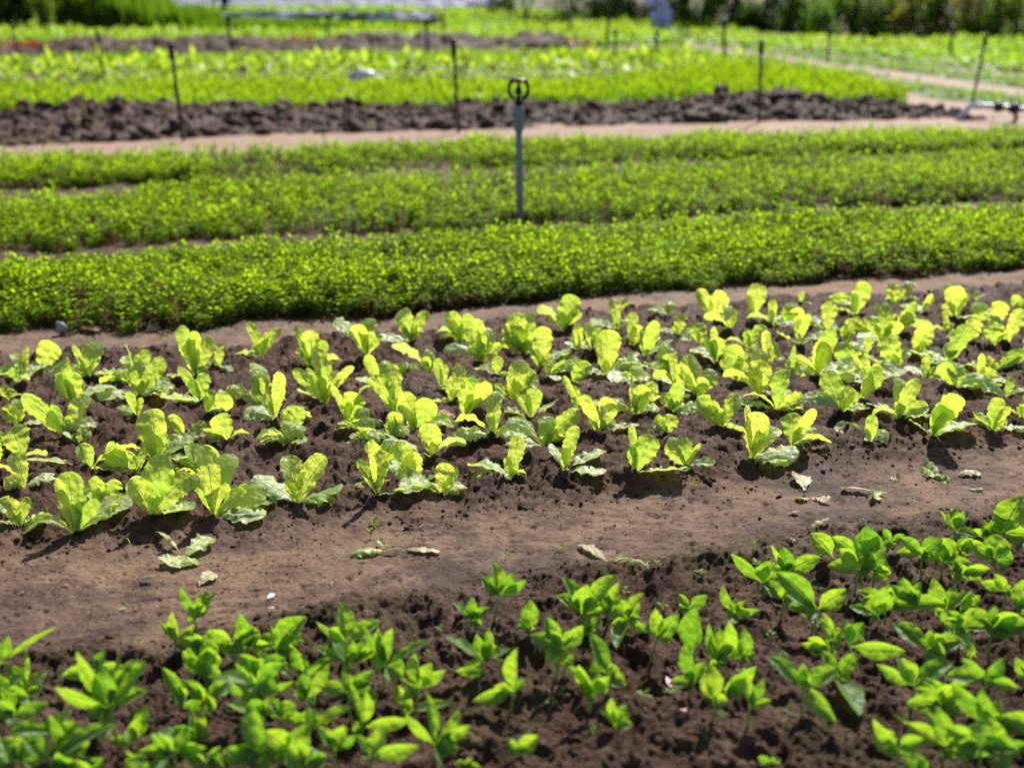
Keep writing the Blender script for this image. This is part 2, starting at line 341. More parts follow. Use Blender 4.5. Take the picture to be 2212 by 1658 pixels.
# green-cover and soil polygons of the far field, in survey-sheet coordinates turned into ground polygons
def poly(pts, z=0.0): return np.array([G(a, b, z)[:2] for a, b in pts])
def inside(P, x, y):
    c = np.zeros(x.shape, bool); n = len(P)
    for i in range(n):
        x1, y1 = P[i]; x2, y2 = P[(i + 1) % n]
        k = ((y1 > y) != (y2 > y)); c ^= k & (x < (x2 - x1) * (y - y1) / (y2 - y1 + 1e-12) + x1)
    return c
def poly3(pts): return np.array([G(*t)[:2] for t in pts])
R_low = poly3([(-700, 268), (-700, 203, .1), (0, 193, .1), (700, 187, .1), (1250, 180, .1), (1480, 160, .1), (1640, 150, .1), (1760, 166, .1), (1955, 200, .1), (1962, 226), (1000, 243), (0, 257)])
R_let = poly([(-700, 203), (-700, 158), (0, 152), (900, 147), (1400, 143), (1560, 141), (1640, 146), (1480, 158), (1250, 180), (700, 187), (0, 193)])
R_mid = poly3([(-700, 162), (-700, 122, .09), (0, 120, .09), (700, 113, .09), (1250, 108, .09), (1440, 108, .05), (1545, 122, .05), (1640, 145), (1400, 148), (900, 152), (0, 157)])
R_red = poly([(-700, 105), (-700, 101), (0, 101), (600, 98), (1200, 97), (1290, 102), (1210, 103), (700, 103), (0, 105)])
R_rso = poly([(-700, 128), (-700, 100), (0, 100), (600, 96), (1200, 96), (1290, 102), (1250, 108), (700, 116), (0, 124)])
R_yel = poly3([(-700, 101), (-700, 80, .1), (0, 78, .1), (500, 75, .1), (1000, 73, .1), (1300, 74), (1480, 96), (1300, 102), (1200, 98), (600, 98), (0, 101)])
R_fgr = poly([(880, 70), (880, 24), (1200, 30), (1400, 52), (1520, 56), (1640, 76), (1560, 92), (1300, 74), (1000, 70)])
R_rt = poly([(1520, 60), (1640, 84), (1760, 92), (2212, 98), (3000, 112), (3000, 248), (2212, 163), (1900, 126), (1640, 103), (1480, 93), (1560, 88)])
R_rd = poly([(1470, 97), (1640, 107), (1900, 132), (2212, 169), (3000, 256), (3000, 292), (2212, 194), (1900, 149), (1570, 106), (1440, 100)])
R_rb = poly([(1430, 105), (1580, 116), (1800, 150), (2212, 210), (3000, 336), (3000, 350), (2212, 238), (2020, 214), (1965, 202), (1770, 168), (1650, 145), (1545, 122)])
R_back = poly([(-700, 76), (-700, 20), (900, 20), (880, 70), (500, 72)])

# ---------------------------------------------------------------- ground: one sheet to the horizon
def build_ground():
    rows = np.concatenate([np.arange(2300, 560, -2.0), np.arange(560, 60, -3.0), np.arange(60, -8, -4.0), [-14, -17, -18.5, -19.3]])
    ts, ys = [], []
    for py in rows:
        _, y, s = G(CX, py); ts.append(FPX / s); ys.append(y)
    ts = [45, 8, 3.0, 1.7] + ts; ys = [-40, -3, 0.3, 1.0] + ys
    cols = np.concatenate([[-9000, -5500, -3500, -2200, -1500, -1000, -800], np.arange(-600, 2812, 3.0), [3000, 3300, 3800, 4600, 6000, 8000, 11000]])
    x = (cols[None, :] - CX) / FPX * np.array(ts)[:, None]; y = np.repeat(np.array(ys)[:, None], len(cols), 1)
    z = H(x, y); u, v = UV(x, y)
    nr, nc = x.shape
    i = np.arange((nr - 1) * nc).reshape(nr - 1, nc)[:, :-1].ravel()
    F = np.stack([i, i + 1, i + nc + 1, i + nc], 1)
    wob = 0.05 * fbm(u, v, 7, 4, 5)
    bn = sst(0.13, -0.12, v - e_near(u) + 1.8 * wob); bl = sst(-0.13, 0.08, v - e_lf(u) + wob) * sst(0.04, -0.04, v - e_lb(u) + wob)
    mt = np.clip(sst(-.06, .02, v - e_m1a(u) + wob) * sst(.05, -.05, v - e_m3b(u)), 0, 1)
    bed = np.maximum(np.maximum(bn, bl), mt)
    gr = np.zeros_like(x)
    for P in (R_low, R_mid, R_yel, R_fgr, R_rt, R_rd, R_rb, R_back): gr[inside(P, x, y)] = 1
    gr = np.where((y > 60) & (np.abs(x) < 900), np.maximum(gr, 0.9), gr)
    mossy = bn * sst(.05, .35, fbm(x, y, 3.5, 3, 58)) * .13; gr = np.maximum(gr, mossy)
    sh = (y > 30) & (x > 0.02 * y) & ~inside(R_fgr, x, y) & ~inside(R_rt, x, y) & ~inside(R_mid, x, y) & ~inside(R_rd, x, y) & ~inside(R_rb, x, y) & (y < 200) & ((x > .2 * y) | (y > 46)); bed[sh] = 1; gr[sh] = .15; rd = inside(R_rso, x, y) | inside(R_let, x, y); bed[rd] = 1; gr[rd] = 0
    far = sst(0, 0.25, v - e_m3b(u)) * (1 - bed)
    npth = sst(-0.25, 0.1, v - e_lb(u)) * sst(0.3, 0, v - e_m1a(u)) * 0.22
    far = np.maximum(far, npth * (1 - bed))
    colr = np.stack([bed, gr, far, np.ones_like(x)], -1).reshape(-1, 4)
    me = mesh_np("ground", np.stack([x, y, z], -1).reshape(-1, 3), F, M['soil'], cols={"zone": colr})
    return tag(link("ground", me), kind="structure")
build_ground()

# ---------------------------------------------------------------- soil lumps
def ico(sub=1):
    import bmesh
    bm = bmesh.new(); bmesh.ops.create_icosphere(bm, subdivisions=sub, radius=1.0)
    V = np.array([v.co[:] for v in bm.verts]); F = np.array([[q.index for q in f.verts] for f in bm.faces]); bm.free(); return V, F
def scatter(tpl, P, S, rot=None, tilt=0.0, rnd=None):
    """repeat small templates [(V, F)] at points P (n,3) with scales S; numpy only"""
    n = len(P); k = len(tpl); VV, FF, AA = [], [], []; off = 0
    ids = rng.integers(0, k, n); rot = rng.uniform(0, 2 * np.pi, n) if rot is None else rot
    S = np.broadcast_to(np.asarray(S, float).reshape(n, -1), (n, 3)); rnd = rng.random(n) if rnd is None else rnd
    for j in range(k):
        s = np.where(ids == j)[0]
        if not len(s): continue
        V, F = tpl[j][:2]; la = tpl[j][2] if len(tpl[j]) > 2 else np.zeros(len(V))
        W = V[None] * S[s][:, None, :]
        if tilt:
            tx, ty = rng.normal(0, tilt, (2, len(s), 1)); W = np.stack([W[..., 0] + W[..., 2] * tx, W[..., 1] + W[..., 2] * ty, W[..., 2] - W[..., 0] * tx - W[..., 1] * ty], -1)
        c, q = np.cos(rot[s])[:, None], np.sin(rot[s])[:, None]
        W = np.stack([W[..., 0] * c - W[..., 1] * q, W[..., 0] * q + W[..., 1] * c, W[..., 2]], -1) + P[s][:, None, :]
        VV.append(W.reshape(-1, 3)); FF.append((F[None] + (np.arange(len(s)) * len(V))[:, None, None] + off).reshape(-1, F.shape[1])); off += len(s) * len(V)
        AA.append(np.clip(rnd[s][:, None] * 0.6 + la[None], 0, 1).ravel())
    return np.vstack(VV), np.vstack(FF), np.concatenate(AA)
def clod_tpl(n=8, sub=1, amp=0.75):
    out = []
    V0, F = ico(sub)
    for k in range(n):
        V = V0 * (1 + amp * fbm(V0[:, 0] + 9 * k, V0[:, 1] + V0[:, 2] * 1.7, 1.9, 4, 70 + k, .65))[:, None]; V = V * np.array([1, .8, .65]); out.append((V, F))
    return out
CT = clod_tpl(8, 2)
def build_clods():
    pts, sz = [], []
    for cnt, va, vb, ulo, uhi, s0, bias in ((5200, e_lf, e_lb, -1.2, 4.5, 0.0036, 0), (1100, e_near, e_lf, -.8, 2.6, 0.0016, 0), (4200, None, e_near, -1.0, 2.2, 0.0036, 0), (900, e_lf, e_lf, -.8, 3.0, 0.0036, 1)):
        u = rng.uniform(ulo, uhi, cnt); hi = vb(u); lo = va(u) if va else hi - 1.3
        v = (hi + rng.normal(0.0, 0.06, cnt)) if bias else rng.uniform(lo, hi)
        x, y = XY(u, v); s = s0 * rng.lognormal(0, 0.5, cnt).clip(.4, 3.0)
        z = H(x, y) - s * 0.12; pts.append(np.stack([x, y, z], 1)); sz.append(s)
    P = np.vstack(pts); V, F, A = scatter(CT, P, np.concatenate(sz)[:, None], tilt=0.3)
    me = mesh_np("soil_crumbs", V, F, M['soil'], smooth=False, cols={"zone": np.tile([1, 0, 0, 1], (len(V), 1))})
    tag(link("soil_crumbs", me), "dark brown soil crumbs scattered over the planted beds and path", "soil crumbs", kind="stuff")
build_clods()

def build_mound():
    nu, nv = 700, 110
    u0 = UV(*G(-700, 310)[:2])[0]; u1 = UV(*G(2110, 250)[:2])[0]
    t = np.linspace(0, 1, nu); U = u0 + (u1 - u0) * t; q = np.linspace(0, 1, nv)
    va, vb = e_rf(U) - .05, e_rb(U) + .15
    u = np.repeat(U[:, None], nv, 1); v = va[:, None] + (vb - va)[:, None] * q[None]
    v = v + 0.10 * fbm(u, v, 1.4, 2, 90) * np.sin(q * np.pi)[None]
    prof = np.sin(np.clip(q, 0, 1) * np.pi) ** 0.55
    big = 0.9 + 1.5 * fbm(u, v, .8, 3, 91); endt = sst(0, .06, 1 - t)[:, None]
    h = prof[None] * 0.105 * np.clip(big, .35, 1.7)
    ju, jv = u + .16 * fbm(u, v, 4, 4, 96), v + .16 * fbm(u, v, 4, 4, 97)
    d1, s1 = worley(ju, jv, 4.2, 9); d2, s2 = worley(ju, jv, 9.5, 10); d3, s3 = worley(ju, jv, 21, 12)
    lump = .055 * np.sqrt(np.clip(1 - d1 ** 2 * 1.5, 0, 1)) + .026 * np.sqrt(np.clip(1 - d2 ** 2 * 1.4, 0, 1)) + .018 * np.sqrt(np.clip(1 - d3 ** 2 * 1.4, 0, 1)) + .10 * fbm(u, v, 2.6, 6, 98, .62) - .055
    z = (h + np.sqrt(prof)[None] * lump + prof[None] * 0.014 * fbm(u, v, 30, 3, 94)) * (0.4 + .6 * endt) - 0.02
    z = np.minimum(z, 0.36 * np.ones_like(z)); z[:, 0] = -.05; z[:, -1] = -.05; z[0] = -.05; z[-1] = -.05
    dv = 0.05 * fbm(u, v, 6, 3, 95) * prof[None]; x, y = XY(u, v + dv)
    i = np.arange((nu - 1) * nv).reshape(nu - 1, nv)[:, :-1].ravel(); F = np.stack([i, i + nv, i + nv + 1, i + 1], 1)
    V = np.stack([x, y, z], -1).reshape(-1, 3)
    k = rng.integers(0, len(V), 3600); P = V[k] + np.array([0, 0, .004]); P = P[P[:, 2] > -.01]
    s = 0.024 * rng.lognormal(0, .6, len(P)).clip(.3, 3.4)
    V2, F2, _ = scatter(CT, P, s[:, None], tilt=.4)
    mb = MB().add(V, F).add(V2, F2); me = mb.mesh("soil_ridge", M['dug'], cols={"zone": np.tile([1, 0, 0.06, 1], (len(V) + len(V2), 1))})
    tag(link("soil_ridge", me), "long ridge of freshly dug dark soil clods across the field", "soil ridge", kind="structure")
build_mound()

# ---------------------------------------------------------------- leaves
PROF = {'let': ([0, .08, .16, .26, .40, .56, .74, .87, .95, .985, 1], [.16, .18, .32, .58, .80, .96, 1.0, .90, .64, .36, 0]),
        'ova': ([0, .07, .14, .24, .38, .52, .68, .82, .92, .98, 1], [.06, .08, .24, .66, .95, 1.0, .84, .55, .28, .10, 0]),
        'rnd': ([0, .07, .14, .24, .38, .52, .70, .84, .93, .98, 1], [.06, .10, .32, .72, .95, 1.0, .94, .72, .44, .2, 0])}
def leaf_mesh(name, P0, P1, ctrl, wdir, hw, mat, prof='let', nl=16, nw=9, fold=0.25, ruf=0.10, seed=0, twist=0.0, curl=0.0):
    r = np.random.default_rng(seed); P0, P1, C = map(lambda a: np.array(a, float), (P0, P1, ctrl))
    v = 1 - (1 - np.linspace(0, 1, nl)) ** 1.25; v = np.minimum(v, 1); v[0] = 0
    B = ((1 - v) ** 2)[:, None] * P0 + (2 * v * (1 - v))[:, None] * C + (v ** 2)[:, None] * P1
    T = np.gradient(B, axis=0); T /= np.linalg.norm(T, axis=1)[:, None] + 1e-9
    W = np.tile(np.array(wdir, float), (nl, 1)); W -= (W * T).sum(1)[:, None] * T; W /= np.linalg.norm(W, axis=1)[:, None] + 1e-9
    Nn = np.cross(T, W); a = twist * v; W2 = W * np.cos(a)[:, None] + Nn * np.sin(a)[:, None]; Nn = np.cross(T, W2); W = W2
    hwv = np.interp(v, *PROF[prof]) * hw; x = np.linspace(-1, 1, nw)
    ph = r.uniform(0, 6.28, 6); L = np.linalg.norm(P1 - P0)
    # uneven margins: lobes and small teeth
    mid = np.sin(np.clip(v, 0, 1) * np.pi) ** 0.6
    mr = 1 + ruf * mid * (np.sin(v * 13 + ph[0]) * .28 + np.sin(v * 41 + ph[1]) * .18 + r.normal(0, .55, nl)); ml = 1 + ruf * mid * (np.sin(v * 12 + ph[2]) * .28 + np.sin(v * 43 + ph[3]) * .18 + r.normal(0, .55, nl))
    sx = np.where(x[None] > 0, mr[:, None], ml[:, None]); X = x[None] * hwv[:, None] * sx
    off = fold * np.abs(X) * (0.5 + np.abs(x[None]) * .6) - 0.25 * fold * hwv[:, None]
    off = off + ruf * hw * .7 * (np.abs(x)[None] ** 2) * mid[:, None] * (np.sin(v * 21 + ph[4])[:, None] * (x[None] > 0) + np.sin(v * 24 + ph[5])[:, None] * (x[None] <= 0))
    off = off + ruf * hw * .6 * mid[:, None] * vnoise(v[:, None] * 7 + ph[0], x[None] * 3.3 + ph[1], seed) - curl * hw * (v[:, None] ** 4) * 1.2
    V = (B[:, None, :] + X[..., None] * W[:, None, :] + off[..., None] * Nn[:, None, :]).reshape(-1, 3)
    i = np.arange((nl - 1) * nw).reshape(nl - 1, nw)[:, :-1].ravel(); F = np.stack([i, i + 1, i + nw + 1, i + nw], 1)
    uv = np.stack([np.repeat((x[None] + 1) / 2, nl, 0), np.repeat(v[:, None], nw, 1)], -1).reshape(-1, 2)
    return mesh_np(name, V, F, mat, uv=uv)

def img_frame(bx, by):
    """local pitch of the view ray at a ground point, used to turn survey-sheet offsets into 3-D offsets"""
    al = math.atan2(CAM_H, math.hypot(bx, by)); az = math.atan2(bx, by); return al, np.array([math.cos(az), -math.sin(az), 0]), np.array([math.sin(az), math.cos(az), 0])
def vec_from(dx, dy, s, al, right, fwd, depth):
    """metres right (dx/s), depth metres away, height so that the offset reads as -dy/s upright"""
    z = (-dy / s - depth * math.sin(al)) / math.cos(al); return right * (dx / s) + fwd * depth + np.array([0, 0, z])

ORD = ["first", "second", "third", "fourth", "fifth", "sixth", "seventh", "eighth", "ninth", "tenth", "eleventh", "twelfth", "thirteenth", "fourteenth", "fifteenth", "sixteenth", "seventeenth", "eighteenth", "nineteenth", "twentieth"]
ORD += ["twenty-" + o for o in ORD[:9]] + ["thirtieth"] + ["thirty-" + o for o in ORD[:9]] + ["fortieth"] + ["forty-" + o for o in ORD[:9]] + ["fiftieth"] + ["fifty-" + o for o in ORD[:9]]
NUM = ["no", "one", "two", "three", "four", "five", "six", "seven", "eight", "nine", "ten", "eleven"]
# ---------------------------------------------------------------- lettuces: surveyed plants, "base x y | leaf tip x y width kind ..."
LET = {
 (0, 1150, 1.5073): """
150 560|110 385 75 u|178 368 36 u|265 500 70 f|0 535 50 a
250 480|335 326 135 u|300 645 85 f
120 640|88 530 62 u
525 560|600 350 115 u|460 365 36 u|525 445 105 u
432 748|372 472 120 u|425 560 150 u|680 612 80 f|502 590 95 u
432 905|528 688 105 u|372 830 40 u|560 860 80 f
395 912|160 672 105 u
112 862|132 700 75 u|38 742 90 u|252 902 50 f
130 1032|82 840 160 u
150 1242|112 1012 105 u|0 1105 40 a
60 702|18 612 70 u|92 642 60 u
822 582|790 385 112 u|700 505 85 u|902 376 80 u|775 348 38 a
850 682|880 470 112 u|1012 470 118 u|1010 685 75 f|790 540 75 u
835 800|775 645 62 u|848 680 48 u
1212 742|1248 570 86 u|1095 528 55 u|1160 612 66 u|1018 690 95 f
1182 552|1158 335 112 u|1095 266 95 u|1198 290 80 u|1288 335 88 u|1250 445 105 u
1322 520|1325 375 62 u|1395 545 45 f
942 1062|925 722 178 u|890 900 68 u|1168 832 80 f|718 950 60 a
822 1138|628 985 150 u|845 1020 70 u
922 1362|800 1135 120 u|1002 1042 165 u|1158 1150 140 u|1065 1398 110 f|962 1200 60 u
1292 1342|1372 978 150 u|1182 1080 88 u|1540 1245 120 f|1262 925 130 u
1205 1105|1165 892 120 u|1295 930 130 u|1010 1000 80 f
1378 972|1318 815 125 u|1240 900 40 u
1252 802|1290 670 58 u|1402 722 110 u
452 1422|428 1048 155 u|502 1092 95 u|482 1240 85 u|722 1255 115 f|200 1352 48 a|815 1352 66 f|370 1082 50 u
548 1118|505 968 95 u|692 1168 80 f|180 1055 50 f
472 935|535 842 80 u
122 1422|28 1248 105 u|182 1262 66 u|78 1332 70 u|-10 1425 50 f
-30 960|8 860 100 u|60 930 60 u
-20 1130|-40 980 110 u""",
 (1000, 1150, 1.5073): """
70 432|2 212 58 u|112 282 44 u|50 325 108 u
62 722|60 540 80 u|98 455 128 u|8 602 48 u
150 852|208 572 86 u|105 692 40 u|-10 792 95 f|340 742 55 f
262 892|292 732 118 u|196 770 50 u
242 972|290 836 138 u|180 930 58 u|55 945 58 a
282 1272|472 1012 132 u|248 975 126 u|240 1140 66 u|38 1190 100 f
452 702|430 368 118 u|440 490 58 u|512 502 108 u|352 482 48 u|290 682 56 f
362 472|372 250 100 u|285 214 48 u|322 342 88 u|462 322 78 u|570 442 78 f
702 452|726 225 98 u|640 262 96 u|518 272 80 a|700 342 58 u
765 552|710 362 68 u|772 472 48 u|900 445 86 f|832 402 76 u
962 362|918 168 98 u|1078 175 68 u|1002 250 125 u|1032 262 48 u
1076 502|1102 370 80 u|1052 402 58 u|878 372 82 a|918 508 50 f
1272 342|1205 165 90 u|1332 182 78 u|1150 290 66 a
1396 482|1340 240 128 u|1442 250 108 u|1432 342 108 u|1510 375 66 u|1175 422 48 a
1642 392|1592 160 120 u|1540 332 88 a
1482 566|1502 450 66 u|1368 502 66 f|1532 582 38 f
1152 632|1130 440 68 u|1182 482 48 u
1216 702|1292 490 98 u|1190 562 48 u
1296 782|1312 600 86 u|1442 570 120 u|1542 655 46 a
592 832|500 602 48 u|642 655 128 u|602 702 48 u|722 632 56 a
882 802|860 498 98 u|782 570 108 u|820 682 48 u|932 572 40 f
1002 872|932 640 98 u|1102 690 128 u|1185 832 78 f|962 792 58 u
652 902|692 752 86 u|650 832 58 u
712 962|700 812 98 u|722 882 96 u
1092 1022|1090 825 128 u|1132 922 58 u|825 985 125 f
768 1256|812 985 88 u|700 1040 78 u|726 930 38 u|1092 1190 105 f|656 1162 56 f|842 1002 40 u
1160 1226|1190 1038 108 u|1262 1072 48 u|1090 1190 18 f
1470 966|1472 692 88 u|1440 822 48 u|1238 872 82 a
1582 1162|1620 898 92 u|1325 1052 90 f|1540 1022 48 u|1652 1222 38 a|1602 1092 68 u""",
 (2000, 1150, 1.5073): """
150 392|130 158 148 u|60 190 76 u|192 240 98 u|15 352 80 a
242 492|266 240 108 u|200 346 66 u|432 372 92 f|292 402 56 u
382 262|442 64 118 u|225 150 56 a|382 112 58 u|452 242 66 u
482 402|462 240 58 u|438 302 56 u|440 345 80 f
552 432|546 260 78 u|602 302 56 u
636 522|642 248 148 u|640 422 48 u|832 402 56 f|855 512 50 a
702 262|680 74 68 u|702 192 48 u
796 342|796 140 68 u|842 222 88 u|762 272 56 u
872 432|912 232 108 u|935 205 76 u
972 512|1012 320 128 u|1032 402 76 u|900 482 66 f
1076 312|1086 170 68 u|1040 252 30 u
1012 212|1036 120 58 u|908 168 50 f
752 112|750 10 40 u|748 180 30 f
1272 222|1190 50 78 u|1352 65 108 u|1282 112 56 u
1382 302|1380 150 78 u|1230 242 56 a
1202 342|1180 200 98 u|1088 348 38 f
1302 472|1312 310 86 u|1282 255 48 u|1168 402 72 f|1230 332 40 u
1490 388|1490 270 58 u|1360 352 38 a|1592 240 86 u
1640 252|1636 100 48 u
72 682|212 512 140 u|110 455 118 u|30 592 48 u
292 552|502 465 100 f|290 482 40 u|352 602 38 f
432 592|540 480 96 u
182 812|216 640 98 u|160 672 38 u|332 765 76 f
462 762|382 560 38 u|442 622 66 u
620 792|682 678 125 u|720 742 60 f
592 932|690 790 145 u|492 702 76 u|835 905 55 f|542 792 56 u
266 992|290 795 98 u|412 832 118 u|482 772 108 u|42 872 64 a
392 1152|462 890 88 u|410 1022 76 u|632 1165 100 f|300 1002 46 f
820 1132|922 914 126 u|782 850 48 u|790 972 56 u|1102 1145 84 f
1120 1076|1182 960 46 u|1008 922 122 u|1112 902 78 u|1020 1068 36 f
1002 902|1042 780 98 u|930 792 66 u
820 802|862 622 98 u|932 602 96 u|800 702 46 u|768 600 56 a
802 622|820 525 78 u|668 612 72 f|932 522 92 f|740 572 46 u
1182 702|1232 590 78 u|918 748 112 f|1292 532 108 u|1085 512 56 u
1062 612|1192 440 142 u|1030 402 48 u|1092 512 56 u|1152 685 90 f
1342 882|1432 668 88 u|1178 725 118 u|1302 772 76 u|1442 925 72 f
1422 592|1390 370 108 u|1502 430 98 u""",
 (2996, 1050, 1.5073): """
20 1166|50 884 138 u|152 950 108 u|285 1155 90 f|-28 850 40 u
262 1102|250 918 118 u|375 875 86 u|392 1040 60 f
62 862|70 596 118 u|8 580 78 u|-160 740 48 a
172 902|192 652 108 u|150 862 38 u|340 822 108 u
256 712|272 550 86 u|260 500 28 u|342 675 66 f
412 722|360 590 48 u|452 502 108 u|482 438 98 u
592 662|550 508 118 u|642 490 108 u
562 952|440 715 120 u|592 790 88 u|640 830 60 u
720 768|680 600 46 u|775 650 66 u|892 685 100 f|498 690 120 f
902 982|900 718 88 u|988 745 88 u|1066 885 84 u|912 842 56 u|865 932 36 u|708 912 52 f
732 1092|732 928 78 u|528 1018 52 f|832 1055 52 f|700 992 36 u
872 642|820 424 128 u|935 500 86 u|870 542 56 u
712 572|716 465 56 u
472 412|476 234 88 u|350 332 46 f
302 492|285 350 48 u|350 305 50 u
212 392|252 250 88 u|318 280 76 u|200 292 38 u
142 402|130 250 44 u
22 352|48 148 108 u|-10 230 40 u
112 592|90 400 56 u|195 508 98 u
582 462|635 330 86 u|570 372 46 u
642 322|692 122 98 u|620 190 48 u
542 262|530 182 105 u|600 250 40 f
316 262|310 190 34 u
872 292|845 148 68 u|870 242 56 u
932 242|962 114 78 u
832 402|790 310 88 u|750 260 46 u|812 240 56 u
892 442|975 320 86 u|992 260 56 u
1012 546|1055 372 108 u|1000 482 38 u
1042 332|1086 210 38 u|985 202 52 f
1242 352|1220 172 118 u|1165 148 58 u|1312 200 34 u|1160 282 38 u
1202 432|1200 360 66 u|1160 302 36 u
1202 622|1200 465 86 u|1292 380 98 u|1038 542 36 f
1322 502|1352 368 108 u|1400 520 30 f
1392 382|1380 250 98 u
1366 242|1362 175 34 u
1472 372|1522 220 98 u|1470 342 46 u|1395 232 72 f
1602 262|1600 175 56 u|1652 202 38 u
1562 482|1625 285 86 u
1472 522|1460 390 108 u
1492 612|1650 482 84 u|1480 562 46 u|1622 595 44 f
1062 722|1045 580 56 u|945 622 44 f|1182 632 36 a
1242 792|1246 644 108 u|1140 652 96 u|1362 692 52 f
1392 722|1390 530 46 u
1422 742|1452 634 96 u|1542 692 52 f
1552 812|1572 680 56 u|1296 785 70 a|1660 792 36 f
1106 1062|1195 865 125 u|1245 800 132 u|1110 962 38 u|968 985 44 f|1355 945 60 f
1466 1012|1490 808 88 u|1542 932 56 u|1358 962 52 f|1665 985 52 f
1640 950|1700 790 90 u|1620 860 40 u
1680 560|1700 400 80 u"""}

def rows_label(items, bands, rowname):
    """items: dicts with u, v; gives each a rank from the left inside its band of depth"""
    for b in range(len(bands) - 1):
        g = sorted([i for i in items if bands[b] <= i['q'] < bands[b + 1]], key=lambda i: i['sx'])
        for k, it in enumerate(g): it['rank'] = ORD[k] if k < len(ORD) else "last"; it['row'] = rowname[b]

